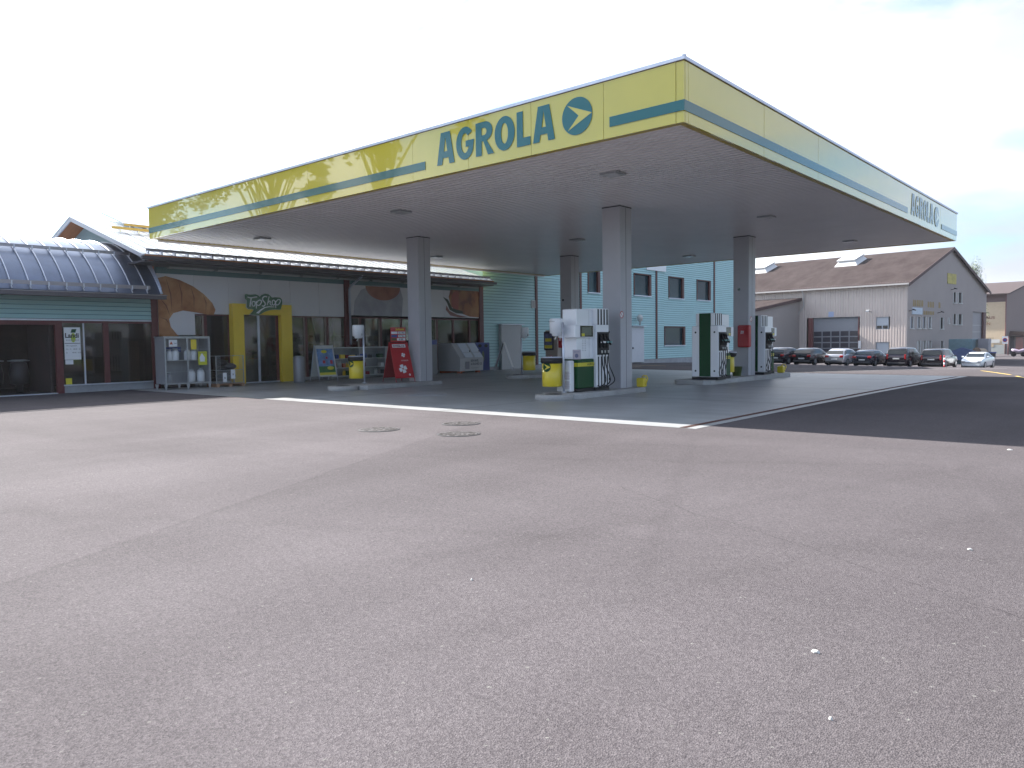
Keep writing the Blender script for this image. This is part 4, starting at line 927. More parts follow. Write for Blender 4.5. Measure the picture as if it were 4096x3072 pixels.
# shop interior shelves seen through the glass
for k,(y0,y1) in enumerate(((13.9,16.4),(19.8,22.3),(23.2,26.2),(27.0,31.6))):
    t=thing('shop_shelf',['inside shelf of coloured goods behind the window left of the door','inside shelf of coloured goods behind the window right of the door','inside shelf of coloured goods behind the outdoor shelf','inside shelf of coloured goods behind the ice chest'][k],'shelf',(-31.8,(y0+y1)/2,0),0,'shelves inside the shop')
    b=MB()
    for z in (.4,.85,1.3,1.75): b.box(-32.1,-31.6,y0,y1,z,z+.03)
    b.box(-32.15,-32.1,y0,y1,0,2.1); b.build('rack',M['grey'],t)
    b=MB()
    for z in (.43,.88,1.33,1.78):
        y=y0+.05
        while y<y1-.2:
            w_=R.uniform(.08,.22); b.box(-31.95,-31.62,y,y+w_,z,z+R.uniform(.15,.33),R.randrange(5)); y+=w_+.02
    b.build('goods',[mat('goods_%s'%n,c,.6) for n,c in (('ochre',(.30,.22,.04)),('green',(.06,.12,.03)),('red',(.25,.04,.03)),('pale',(.35,.32,.28)),('dark',(.05,.05,.06)))],t)
# door interior: counter block
t=thing('shop_counter','counter with snacks inside behind the glass door','counter',(-32,18.2,0)); b=MB(); b.box(-32.3,-31.7,17.3,19.1,0,1.0,0); b.box(-32.35,-31.65,17.25,19.15,1.0,1.04,1); b.build('block',[M['offwhite'],M['orange']],t)
for k in range(6):
    b=MB(); b.box(-32.2,-31.75,17.4+k*.28,17.6+k*.28,1.05,1.2+.1*(k%3)); tag(b.build('snack_box',cols[k]),('red','dark','white','blue','deep red','green')[k]+' snack box on the counter behind the glass shop door','box','snack boxes on the counter')
# lottery board (own lettering, plain clover shapes)
ang=math.radians(-10)
t,Pf=easel(-24.55,21.75,.85,1.66,1.05,ang,'lottery_board','big red folding lottery board with white clover leaves and a jackpot header','',None,M['red']) if False else (None,None)
def easel2():
    rz=ang; t=thing('lottery_board','big red folding lottery board with white clover leaves and a jackpot header','easel board',(-22.44,19.42,.15),rz); t.scale=(.9,.9,.9)
    w,h,sp=.92,1.70,1.1
    f=lambda u,v,o:(sp/2*(1-v)+o,u,v*h); g=lambda u,v,o:(-(sp/2*(1-v)+o),u,v*h)
    for fn,nm,mt in ((f,'front_board',M['red']),(g,'back_board',M['red_dk'])):
        b=MB(); wl=lambda v:w/2*(1-.06*v)
        b.loft([[fn(-wl(.1),.10,0),fn(wl(.1),.10,0),fn(wl(.98),.98,0),fn(-wl(.98),.98,0)],[fn(-wl(.1),.10,.02),fn(wl(.1),.10,.02),fn(wl(.98),.98,.02),fn(-wl(.98),.98,.02)]]); fb=b.build(nm,mt,t,local=True)
        if fn is f: front=fb
        b=MB()
        for u in (-1,1): b.tube([fn(u*w/2,0,.01),fn(u*w/2*.94,1,.01)],.014,6)
        b.build('leg',M['red'],t,local=True)
    b=MB(); b.box(-.02,.02,-.36,.36,h,h+.62); hd=b.build('header',M['red'],t,local=True)
    b=MB()
    for k,(u0,mt) in enumerate(((-.0,0),(.0,0),(-.06,0))): b.box(.0205,.024,u0,.34,h+.06+.0+ (2-k)*.14,h+.16+(2-k)*.14)
    b.box(.0205,.024,-.34,-.04,h+.34,h+.44); b.build('jackpot_field',M['white'],hd,local=True)
    b=MB(); b.box(.0205,.024,-.34,-.06,h+.20,h+.30); b.build('field_tint',M['blue'],hd,local=True)
    b=MB(); b.box(.0205,.024,-.34,-.10,h+.06,h+.16); b.build('field_tint',M['bucket'],hd,local=True)
    th=math.atan2(sp/2,h)
    Mr=Matrix(((0,-math.sin(th),math.cos(th)),(1,0,0),(0,math.cos(th),math.sin(th))))
    def on(u,v,o=.026): return Vector(f(u,v,o))
    text('lettering','Jackpots',.12,(.026,-.12,h+.50),'X',M['pump_yellow'],hd,bold=.004); hd.children[-1].data.transform(Matrix.Translation(ORG[hd.name]))
    for k,s in enumerate(('40 000','19.7 Mio','43.2 Mio')):
        q=text('lettering',s,.10,(.027,.02,h+.075+k*.14),'X',M['ink'],hd,bold=.002,sx=.8); q.data.transform(Matrix.Translation(ORG[hd.name]))
    def deco(nm,polys,u,v,mt,sc_=1): 
        o=shape(nm,polys,on(u,v),None,mt,front,(sc_,sc_),rot=Mr); o.data.transform(Matrix.Translation(ORG[front.name])); return o
    b=MB(); b.face([on(-.34,.86,.024),on(.30,.86,.024),on(.30,.94,.024),on(-.34,.94,.024)]); b.build('name_field',M['white'],front,local=True)
    q=text('lettering','SWISSLOS',.13,on(-.31,.873,.028),None,M['red_dk'],front,bold=.004,sx=.98,rot=Mr); q.data.transform(Matrix.Translation(ORG[front.name]))
    def clover():
        P=[]
        for k in range(4):
            a=k*PI/2+PI/4*0+.35; pts=[]
            for i in range(16):
                q=i/16*2*PI; r=.42+.12*math.cos(2*q) ; px_=.52+.40*math.cos(q)*(1.0-.28*(math.cos(q)>.75)); py_=.36*math.sin(q)*(1+.25*math.cos(q))
                pts.append((px_*math.cos(a)-py_*math.sin(a),px_*math.sin(a)+py_*math.cos(a)))
            P.append([pts])
        return P
    deco('clover',clover(),-.02,.33,M['white'],.24); deco('clover',clover(),.11,.67,M['white'],.115); deco('clover',clover(),.26,.18,M['white'],.06)
    q=text('lettering','SWISSLOS',.075,on(-.03,.52,.028),None,M['white'],front,rot=Mr); q.data.transform(Matrix.Translation(ORG[front.name]))
easel2()
# ice chest
t=thing('ice_chest','white ice chest with two sloping lids below the shop windows','ice chest',(-29,29.4,0))
sec=[(-29.75,.12),(-28.15,.12),(-28.1,.80),(-28.75,1.60),(-29.75,1.60)]
b=MB(); b.prism(sec,'y',28.55,30.35); b.build('body',mat('chest_white',(.42,.42,.44),.4,var=.03),t)
for y0,y1 in ((28.95,29.55),(29.7,30.28)):
    P=lambda k,y,o:(-28.75+.65*k+.78*o,y,1.60-.8*k+.63*o)
    b=MB(); b.loft([[P(.04,y0,.003),P(.97,y0,.003),P(.97,y1,.003),P(.04,y1,.003)],[P(.04,y0,.04),P(.97,y0,.04),P(.97,y1,.04),P(.04,y1,.04)]]); ld=b.build('lid',mat('lid_white',(.62,.66,.74),.25),t)
    b=MB(); [b.face([P(.62+.03*q,y0+.02,.042),P(.62+.03*q,y1-.02,.042),P(.63+.03*q,y1-.02,.042),P(.63+.03*q,y0+.02,.042)]) for q in range(3)]; b.build('crease',M['grey'],ld)
    b=MB(); b.box(-28.36,-28.30,y1-.06,y1-.02,1.12,1.2); b.build('handle',M['dkgrey'],ld)
text('lettering','EISWÜRFEL\n& CRUSHED ICE',.17,(-28.10,29.35,.60),'X',M['ink'],t,bold=.003,sx=.72,)
text('lettering','www.icefactory.ch',.08,(-28.10,29.35,.25),'X',M['ink'],t)
b=MB(); b.box(-28.105,-28.098,28.95,29.25,.22,.62); b.build('logo_block',mat('logo_grey',(.2,.2,.23),.5),t)
b=MB(); b.box(-29.7,-29.5,28.6,30.3,0,.119); b.box(-28.5,-28.3,28.7,28.9,0,.119); b.box(-28.5,-28.3,30.1,30.28,0,.119); b.build('foot',M['orange'],t)
t=thing('blue_recycling_box','blue recycling cabinet with two round openings right of the ice chest','recycling box',(-29.2,31,0))
b=MB(); b.box(-29.7,-29.0,30.75,31.85,.05,1.62,0,c=.02); b.build('case',M['blue'],t)
shape('opening',[[ell(-.26,0,.15,.09)],[ell(.24,0,.15,.09)]],(-28.996,31.3,1.44),'X',M['black'],t); shape('print',[[ell(0,0,.1,.3)]],(-28.996,31.3,.85),'X',mat('print_olive',(.12,.16,.12),.6),t)
t=thing('vending_machine','dark vending machine with oval window partly hidden by the column','machine',(-28.9,26.9,0))
b=MB(); b.box(-29.6,-28.7,26.3,27.5,0,1.8,0,c=.02); b.build('case',mat('machine_grey',(.16,.16,.17),.4),t)
shape('window',[[ell(0,0,.22,.42)]],(-28.696,26.75,1.1),'X',M['gloss_black'],t); b=MB(); b.box(-28.70,-28.69,26.35,27.45,1.55,1.78); b.build('header',M['blue'],t)
# white easel seen edge on
t,_=easel(-28.2,32.15,.6,1.65,1.1,math.radians(31),'white_easel','plain white easel board standing nearly edge on before the grey door',M['offwhite'],M['dkgrey'],M['trim'])
# terminal
t=thing('poster_terminal','beige terminal cabinet with framed yellow and blue poster beyond the far island','terminal',(-26.2,34.0,0))
b=MB(); b.box(-26.62,-25.75,33.9,34.5,0,2.25,0,c=.02); b.build('cabinet',mat('terminal_beige',(.36,.32,.29),.5),t)
b=MB(); b.box(-26.68,-25.99,33.83,33.895,1.14,2.18,0,c=.03); fr=b.build('poster_frame',M['dkgrey'],t)
b=MB(); b.box(-26.60,-26.08,33.822,33.829,1.22,2.08); b.build('poster',mat('poster_mixed',(.10,.11,.22),.4,var=.6,vscale=6),fr)
b=MB(); b.box(-26.60,-26.08,33.815,33.8215,1.24,1.42); b.box(-26.55,-26.12,33.815,33.8215,1.62,1.80); b.build('poster_strip',M['pump_yellow'],fr)
nosmoke(-26.2,33.893,.72,'-Y',t,.13)
# ------------------------------------------------------------------ big hall behind the cars
TH=math.radians(6.2)
P0=Vector((-24.57,104.15)); gd=Vector((.108,.9942)); ld_=Vector((-.9942,.108))
def HW(u,v,z): p=P0+ld_*u+gd*v; return (p.x,p.y,z)
hall=thing('gabled_hall','large grey hall with brown corrugated roof and gable end behind the parked cars','building',(P0.x,P0.y,-1.2))
HE,HR,HWD,HL,ZG=8.5,13.85,32.2,62,-2.2
b=MB()   # ribbed long wall with openings
rib=.34
holes=[(5.95,12.7,-3,4.35),(2.25,3.78,2.6,4.2),(2.2,3.74,-.5,1.0)]
u=0.0
def segs(u0,u1):
    cuts=sorted([(h[2],h[3]) for h in holes if h[0]<u1-.01 and h[1]>u0+.01]); z=ZG; out=[]
    for lo,hi in cuts+[(HE,HE)]:
        if lo>z+1e-4: out.append((z,lo))
        z=max(z,hi)
    return out
while u<HL:
    for (a,c) in segs(u+.05,u+rib-.05):
        q=[(u,0),(u+.14,0),(u+.17,-.05),(u+.31,-.05),(u+rib,0)]
        for i in range(4): b.face([HW(q[i][0],q[i][1],a),HW(q[i+1][0],q[i+1][1],a),HW(q[i+1][0],q[i+1][1],c),HW(q[i][0],q[i][1],c)])
    u+=rib
b.build('ribbed_wall',M['sheet'],hall)
# gable wall
gw=[(1.0,2.2,2.68,4.14),(3.4,4.6,2.69,4.15),(5.3,6.5,2.69,4.18),(7.4,8.5,2.7,4.17),(11.85,13.2,2.64,4.16),(14.95,15.55,3.39,4.19),(3.5,4.75,-.9,1.09),(5.5,6.7,-.9,1.07),(7.5,8.7,-.9,1.05),(12.2,13.4,-.9,1.0),(15.5,17.0,-.9,1.09),(17.1,18.45,3.27,4.72),(19.2,20.9,3.25,4.73),(17.0,18.28,6.29,7.75),(19.1,20.7,6.31,7.79),(25.74,32.0,-2.3,5.19)]
def hwall(b,u,v0,v1,z0,z1,holes,dirn):
    vs=sorted({v0,v1}|{h[0] for h in holes}|{h[1] for h in holes})
    for i in range(len(vs)-1):
        a,c=vs[i],vs[i+1]; cuts=sorted([(h[2],h[3]) for h in holes if h[0]<=a+1e-6 and h[1]>=c-1e-6]); z=z0
        for lo,hi in cuts+[(z1,z1)]:
            if lo>z+1e-4: 
                for uu in (0,.3): b.face([HW(uu,a,z),HW(uu,c,z),HW(uu,c,lo),HW(uu,a,lo)])
            if hi>lo:
                for zz in (lo,hi): b.face([HW(0,a,zz),HW(0,c,zz),HW(.3,c,zz),HW(.3,a,zz)])
            z=max(z,hi)
    for h in holes:
        for vv in (h[0],h[1]): b.face([HW(0,vv,h[2]),HW(.3,vv,h[2]),HW(.3,vv,h[3]),HW(0,vv,h[3])])
b=MB(); hwall(b,0,0,HWD,ZG,HE,gw,None); b.face([HW(0,0,HE),HW(0,HWD,HE),HW(0,HWD/2-.4,HR-.12)]); b.face([HW(HL,0,ZG),HW(HL,HWD,ZG),HW(HL,HWD,HE),HW(HL,HWD/2,HR),HW(HL,0,HE)]); b.face([HW(0,HWD,ZG),HW(HL,HWD,ZG),HW(HL,HWD,HE),HW(0,HWD,HE)])
b.build('gable_wall',M['render'],hall)
wk=0
for (v0,v1,z0,z1) in gw[:-1]:
    b=MB(); b.face([HW(.2,v0,z0),HW(.2,v1,z0),HW(.2,v1,z1),HW(.2,v0,z1)]); lit=wk in (6,7,8,10)
    w=b.build('window',M['offwhite'] if lit else (mat('half_blind',(.30,.32,.36),.5) if wk in (0,1,2,3) else M['winglass']),hall)
    b=MB()
    for q in ((v0-.06,v0+.1,z0,z1),(v1-.1,v1+.06,z0,z1)): b.loft([[HW(-.03,q[0],q[2]),HW(-.03,q[1],q[2]),HW(-.03,q[1],q[3]),HW(-.03,q[0],q[3])],[HW(.1,q[0],q[2]),HW(.1,q[1],q[2]),HW(.1,q[1],q[3]),HW(.1,q[0],q[3])]])
    b.loft([[HW(-.12,v0-.1,z0-.1),HW(-.12,v1+.1,z0-.1),HW(-.12,v1+.1,z0),HW(-.12,v0-.1,z0)],[HW(.1,v0-.1,z0-.1),HW(.1,v1+.1,z0-.1),HW(.1,v1+.1,z0),HW(.1,v0-.1,z0)]])
    b.build('frame',M['offwhite'],w); wk+=1
b=MB(); b.face([HW(.28,25.74,ZG),HW(.28,32.0,ZG),HW(.28,32.0,5.19),HW(.28,25.74,5.19)]); b.loft([[HW(-.02,30.9,ZG),HW(-.02,32.0,ZG),HW(-.02,32.0,5.19),HW(-.02,30.9,5.19)],[HW(.25,30.9,ZG),HW(.25,32.0,ZG),HW(.25,32.0,5.19),HW(.25,30.9,5.19)]],1)
gg=b.build('gable_gate',[mat('gate_grey',(.26,.25,.26),.5),mat('gate_jamb',(.09,.03,.03),.6)],hall)
b=MB(); [b.face([HW(.26,25.8,z),HW(.26,30.8,z),HW(.26,30.8,z+.05),HW(.26,25.8,z+.05)]) for z in (3.2,2.2,1.1,0)]; b.build('gate_rail',M['offwhite'],gg)
# roof
b=MB(); ov=.7
sl=(HR-HE)/(HWD/2); ev=HE-sl*ov
for (v0,z0,v1,z1) in ((-ov,ev,HWD/2-.4,HR),(HWD+ov,ev,HWD/2-.4,HR)):
    b.face([HW(-.45,v0,z0),HW(HL,v0,z0),HW(HL,v1,z1),HW(-.45,v1,z1)]); 
rfm=mat('corrugated_brown',(.165,.105,.095),.8); nt=rfm.node_tree; N=nt.nodes; Lk=nt.links; bs=N['Principled BSDF']
tc=N.new('ShaderNodeTexCoord'); mp=N.new('ShaderNodeMapping'); mp.inputs['Rotation'].default_value=(0,0,-TH); Lk.new(tc.outputs['Object'],mp.inputs[0])
wv=N.new('ShaderNodeTexWave'); wv.bands_direction='X'; wv.inputs['Scale'].default_value=2.2; Lk.new(mp.outputs[0],wv.inputs[0])
ns=N.new('ShaderNodeTexNoise'); ns.inputs['Scale'].default_value=.5; ns.inputs['Detail'].default_value=8; ns.inputs['Roughness'].default_value=.7; mp2=N.new('ShaderNodeMapping'); mp2.inputs['Scale'].default_value=(1,.35,1); Lk.new(tc.outputs['Object'],mp2.inputs[0]); Lk.new(mp2.outputs[0],ns.inputs[0])
bs.inputs['Specular IOR Level'].default_value=.05; bs.inputs['Roughness'].default_value=1
rr=N.new('ShaderNodeValToRGB'); rr.color_ramp.elements[0].position=.3; rr.color_ramp.elements[1].position=.7; rr.color_ramp.elements[0].color=(.040,.030,.030,1); rr.color_ramp.elements[1].color=(.072,.058,.057,1); Lk.new(ns.outputs[0],rr.inputs[0])
bu=N.new('ShaderNodeBump'); bu.inputs['Distance'].default_value=.06; Lk.new(wv.outputs[0],bu.inputs['Height']); Lk.new(bu.outputs[0],bs.inputs['Normal']); Lk.new(rr.outputs[0],bs.inputs['Base Color'])
hr=b.build('roof',rfm,hall)
def RF(u,v,dz): return HW(u,v,ev+sl*(v+ov)+dz)
b=MB()
for (u0,u1,v0,v1) in ((16,24,5.3,6.6),(26,36,5.3,6.6),(2,5,8.8,10),(8,15,5.2,6.4),(14,22,9.2,10.3),(26,33,9.2,10.3),(6,8,9.3,10.3)): b.face([RF(u0,v0,.02),RF(u1,v0,.02),RF(u1,v1,.02),RF(u0,v1,.02)])
b.build('translucent_sheet',mat('grey_translucent',(.07,.058,.062),.6,var=.25,vscale=2),hr)
for (u0,v0) in ((10.6,10.2),(24.5,10.2)):
    b=MB(); P=lambda a,c,d:RF(u0+a,v0+c,d)
    b.loft([[P(-.3,-.3,0),P(3.1,-.3,0),P(3.1,3.3,0),P(-.3,3.3,0)],[P(.3,.2,.75),P(2.6,.2,.75),P(2.6,2.9,.75),P(.3,2.9,.75)]]); b.loft([[P(.1,0,.78),P(2.8,0,.78),P(2.8,3.1,.78),P(.1,3.1,.78)],[P(.1,0,.95),P(2.8,0,.95),P(2.8,3.1,.95),P(.1,3.1,.95)]])
    b.build('skylight',M['skylight'],hr)
b=MB()
for (v0,z0,v1,z1) in ((-ov,ev,HWD/2-.4,HR),(HWD+ov,ev,HWD/2-.4,HR)):
    b.loft([[HW(-.46,v0,z0+.02),HW(-.46,v1,z1+.02),HW(-.46,v1,z1-.42),HW(-.46,v0,z0-.42)],[HW(-.40,v0,z0+.02),HW(-.40,v1,z1+.02),HW(-.40,v1,z1-.42),HW(-.40,v0,z0-.42)]])
b.build('verge_board',mat('verge_brown',(.075,.04,.04),.7),hr)
b=MB(); b.loft([[HW(-.4,-ov-.15,ev-.2),HW(-.4,-ov,ev-.2),HW(-.4,-ov,ev-.02),HW(-.4,-ov-.15,ev-.02)],[HW(HL,-ov-.15,ev-.2),HW(HL,-ov,ev-.2),HW(HL,-ov,ev-.02),HW(HL,-ov-.15,ev-.02)]]); b.tube([HW(13.3,-ov-.1,ev-.1),HW(13.3,-.2,ev-.9),HW(13.3,-.15,6.0),HW(13.9,-.15,5.2),HW(14.1,-.25,4.8),HW(14.1,-.25,-1)],.08,8); b.build('gutter',mat('pale_gutter',(.45,.43,.42),.5),hall)
# roller gate
b=MB(); b.face([HW(5.95,.35,ZG),HW(12.7,.35,ZG),HW(12.7,.35,4.35),HW(5.95,.35,4.35)]); 
for (a,c) in ((12.1,12.7),(5.9,6.0)): b.loft([[HW(a,-.03,ZG),HW(c,-.03,ZG),HW(c,-.03,4.35),HW(a,-.03,4.35)],[HW(a,.3,ZG),HW(c,.3,ZG),HW(c,.3,4.35),HW(a,.3,4.35)]],1)
b.face([HW(5.95,0,4.35),HW(12.7,0,4.35),HW(12.7,.35,4.35),HW(5.95,.35,4.35)])
gt=b.build('roller_gate',[mat('gate_sheet',(.26,.27,.30),.45,var=.04),mat('gate_post_red',(.16,.05,.05),.6)],hall)
b=MB()
for i in range(5):
    for k in range(4):
        u0=6.1+i*1.21; z0=-.55+k*.78
        if i==1 and k==0: u0+=.15
        b.face([HW(u0+.06,.32,z0+.07),HW(u0+1.12,.32,z0+.07),HW(u0+1.12,.32,z0+.70),HW(u0+.06,.32,z0+.70)])
b.build('gate_pane',mat('gate_pane_dark',(.035,.035,.05),.15),gt)
for (u0,u1,z0,z1,k) in ((2.25,3.78,2.6,4.2,0),(2.2,3.74,-.5,1.0,1)):
    b=MB(); b.face([HW(u0,.12,z0),HW(u1,.12,z0),HW(u1,.12,z1),HW(u0,.12,z1)]); w=b.build('window',mat('shutter_pale',(.42,.45,.5),.5) ,hall)
    if k==0:
        b=MB(); b.face([HW(u0+.1,.1,z0+.1),HW(u0+.7,.1,z0+.1),HW(u0+.7,.1,z0+.5),HW(u0+.1,.1,z0+.5)]); b.face([HW(u0+.82,.1,z0+.1),HW(u1-.1,.1,z0+.1),HW(u1-.1,.1,z0+.5),HW(u0+.82,.1,z0+.5)]); b.build('pane',M['gloss_black'],w)
b=MB(); b.box(0,0.001,0,.001,0,.001) if False else None
# signs on the hall
def hsign(v0,v1,z0,z1,mt,name,label,cat='sign',o=.02):
    b=MB(); b.loft([[HW(-.06-o,v0,z0),HW(-.06-o,v1,z0),HW(-.06-o,v1,z1),HW(-.06-o,v0,z1)],[HW(-.003,v0,z0),HW(-.003,v1,z0),HW(-.003,v1,z1),HW(-.003,v0,z1)]]); return tag(b.build(name,mt),label,cat)
hsign(14.4,17.9,8.85,10.25,M['fadedyellow'],'gable_sign','faded yellow square sign high on the grey gable')
hsign(1.5,5.0,4.45,5.3,mat('pale_blue_sign',(.42,.50,.58),.5,var=.15,vscale=3),'company_sign','pale blue company sign above the gable windows')
Mh=Matrix(((gd.x,0,gd.y),(gd.y,0,-gd.x),(0,1,0)))
Rl=random.Random(4)
def smear(v0,v1,z0,z1,label):
    polys=[]; v=v0
    while v<v1-.3:
        w_=Rl.uniform(.45,.8)
        if Rl.random()<.85:
            a=Rl.uniform(0,.15); polys.append([[(v,z0+a),(v+w_*.4,z0),(v+w_,z0+a*.6),(v+w_*.95,z1-a),(v+w_*.5,z1),(v+.03,z1-a*.5)]])
        v+=w_+Rl.uniform(.08,.22)
    tag(shape('faded_wall_lettering',polys,Vector(HW(-.02,0,0)),None,M['fadedorange'],None,rot=Mh),label,'wall lettering')
smear(1.8,5.6,5.45,6.3,'washed out orange wall lettering above the pale company sign, first word'); smear(7.0,12.2,5.4,6.2,'washed out orange wall lettering, second word of the upper line'); smear(5.5,9.4,4.45,4.95,'shorter washed out lettering beside the pale company sign')
for v,z in ((.6,4.85),(10.8,4.75),(16.0,8.05)):
    b=MB(); b.tube([HW(0,v,z),HW(-.5,v,z+.1)],.04,6); b.loft([[HW(-.45,v-.2,z+.12),HW(-.45,v+.2,z+.12),HW(-.75,v+.2,z),HW(-.75,v-.2,z)],[HW(-.45,v-.2,z+.25),HW(-.45,v+.2,z+.25),HW(-.75,v+.2,z+.12),HW(-.75,v-.2,z+.12)]]); b.build('floodlight',M['black'],hall)
b=MB(); b.tube([HW(4.4,0,4.9),HW(4.4,-1.0,5.0)],.05,6); b.loft([[HW(4.2,-.9,5.0),HW(4.6,-.9,5.0),HW(4.6,-1.2,4.85),HW(4.2,-1.2,4.85)],[HW(4.2,-.9,5.15),HW(4.6,-.9,5.15),HW(4.6,-1.2,5.0),HW(4.2,-1.2,5.0)]]); b.build('floodlight',M['grey'],hall)
b=MB(); b.loft([[HW(9.2,-.06,4.4),HW(9.9,-.06,4.4),HW(9.9,-.06,5.1),HW(9.2,-.06,5.1)],[HW(9.2,-.055,4.4),HW(9.9,-.055,4.4),HW(9.9,-.055,5.1),HW(9.2,-.055,5.1)]]); b.build('number_plate',mat('plate_blue',(.35,.42,.6),.5),hall)
b=MB(); b.loft([[HW(5.55,-.3,.2),HW(5.85,-.3,.2),HW(5.85,-.3,1.2),HW(5.55,-.3,1.2)],[HW(5.55,-.1,.2),HW(5.85,-.1,.2),HW(5.85,-.1,1.2),HW(5.55,-.1,1.2)]]); b.build('signal_box',M['white'],hall)
# annex (lean-to) with its gable wall seen in shade
an=thing('lean_to_annex','lower grey lean-to with brown roof between column and hall','building',(P0.x-18,P0.y-4,-1))
b=MB(); AU=14.0; AD=16.0
# end wall along -v from the long wall (v=0) toward the camera
b.loft([[HW(AU,0,ZG),HW(AU,-AD,ZG),HW(AU,-AD,4.6),HW(AU,0,6.75)],[HW(AU+24,0,ZG),HW(AU+24,-AD,ZG),HW(AU+24,-AD,4.6),HW(AU+24,0,6.75)]]); b.build('wall',M['render'],an)
b=MB(); b.loft([[HW(AU-.3,0,6.78),HW(AU-.3,-AD-.6,4.55),HW(AU-.3,-AD-.6,4.85),HW(AU-.3,0,7.15)],[HW(AU+24,0,6.78),HW(AU+24,-AD-.6,4.55),HW(AU+24,-AD-.6,4.85),HW(AU+24,0,7.15)]]); b.build('roof',rfm,an)
b=MB(); b.loft([[HW(AU-.34,0,6.72),HW(AU-.34,-AD-.62,4.5),HW(AU-.34,-AD-.62,4.87),HW(AU-.34,0,7.17)],[HW(AU-.305,0,6.72),HW(AU-.305,-AD-.62,4.5),HW(AU-.305,-AD-.62,4.87),HW(AU-.305,0,7.17)]]); b.build('verge_board',bpy.data.materials['verge_brown'],an)
# ------------------------------------------------------------------ third building far right
b3=thing('commercial_house','cream and grey four storey commercial house with brown roof at the far right','building',(-23.8,175.5,-2))
Q0=Vector((-23.83,175.5)); gd3=Vector((.10,.995)); ld3=Vector((-.995,.10))
def H3(u,v,z): p=Q0+ld3*u+gd3*v; return (p.x,p.y,z)
b=MB(); b.face([H3(0,0,-2.6),H3(30,0,-2.6),H3(30,0,8.2),H3(0,0,8.2)]); b.build('front_wall',M['cream'],b3)
b=MB(); b.face([H3(0,0,8.2),H3(30,0,8.2),H3(30,0,9.7),H3(0,0,9.7)]); b.face([H3(0,-.02,-2.6),H3(30,-.02,-2.6),H3(30,-.02,-.2),H3(0,-.02,-.2)],1); b.build('band',[mat('eave_shadow_band',(.12,.08,.08),.8),mat('grey_base',(.30,.32,.31),.8)],b3)  # the dark upper band stands in for the shadow under the eave
b=MB(); b.face([H3(0,0,-2.6),H3(0,34,-2.6),H3(0,34,9.7),H3(0,17,12.7),H3(0,0,9.7)]); b.face([H3(30,0,-2.6),H3(30,34,-2.6),H3(30,34,9.7),H3(30,17,12.7),H3(30,0,9.7)]); b.face([H3(0,34,-2.6),H3(30,34,-2.6),H3(30,34,9.7),H3(0,34,9.7)]); b.build('gable_wall',mat('brown_render',(.22,.17,.155),.85,var=.04,vscale=.4),b3)
b=MB(); 
for (v0,z0,v1,z1) in ((-1.0,9.55,17,12.75),(35,9.55,17,12.75)): b.loft([[H3(-.7,v0,z0),H3(31,v0,z0),H3(31,v1,z1),H3(-.7,v1,z1)],[H3(-.7,v0,z0+.25),H3(31,v0,z0+.25),H3(31,v1,z1+.25),H3(-.7,v1,z1+.25)]])
b.build('roof',mat('dark_brown_roof',(.045,.028,.028),.8,var=.1),b3)
def win3(u0,u1,z0,z1):
    b=MB(); b.face([H3(u0,-.03,z0),H3(u1,-.03,z0),H3(u1,-.03,z1),H3(u0,-.03,z1)]); w=b.build('window',M['winglass'],b3)
    b=MB(); b.face([H3(u0,-.05,z0-.15),H3(u1,-.05,z0-.15),H3(u1,-.05,z0),H3(u0,-.05,z0)]); b.build('sill',M['offwhite'],w)
win3(3.6+.2,6.0,6.2,7.1); win3(3.8,6.0,2.6,3.5)
M3=Matrix(((-ld3.x,0,ld3.y),(-ld3.y,0,-ld3.x),(0,1,0)))
M3=Matrix(((-ld3.x,0,-gd3.x),(-ld3.y,0,-gd3.y),(0,1,0)))
text('lettering','GEWERBEHAUS',.72,Vector(H3(8.2,-.06,4.95)),None,mat('red_brown_letters',(.22,.10,.08),.7),b3,bold=.01,sx=1.25,rot=M3)
text('lettering','ZUNACHEN',.72,Vector(H3(7.6,-.06,3.75)),None,mat('pale_orange_letters',(.36,.18,.09),.7),b3,bold=.01,sx=1.25,rot=M3)
b=MB(); b.face([H3(2,-.05,-.6),H3(7,-.05,-.6),H3(7,-.05,1.3),H3(2,-.05,1.3)]) ; b.face([H3(1.0,-.06,.2),H3(5.6,-.06,.2),H3(5.6,-.06,.9),H3(1.0,-.06,.9)],1) 
b.build('wall_banner',[mat('banner_tan',(.40,.32,.22),.8),M['offwhite']],b3)
b=MB(); b.tube([H3(.05,-.12,9.4),H3(.05,-.12,-2.4)],.1,6); b.build('downpipe',mat('pipe_red_brown',(.14,.05,.05),.6),b3)
b=MB(); b.loft([[H3(-.1,2.5,1.6),H3(-3.4,2.5,1.5),H3(-3.4,2.5,2.2),H3(-.1,2.5,2.5)],[H3(-.1,14,1.6),H3(-3.4,14,1.5),H3(-3.4,14,2.2),H3(-.1,14,2.5)]]); b.build('awning',mat('awning_brown',(.11,.07,.055),.7),b3)
b=MB(); b.face([H3(-.04,3,-2.4),H3(-.04,6,-2.4),H3(-.04,6,1.4),H3(-.04,3,1.4)]); b.build('doorway',mat('doorway_dark',(.05,.03,.035),.7),b3)
b=MB(); b.face([H3(-.05,7,-1.4),H3(-.05,13,-1.4),H3(-.05,13,1.3),H3(-.05,7,1.3)]); b.build('red_panel',mat('red_orange_panel',(.42,.08,.05),.5,var=.2,vscale=2),b3)
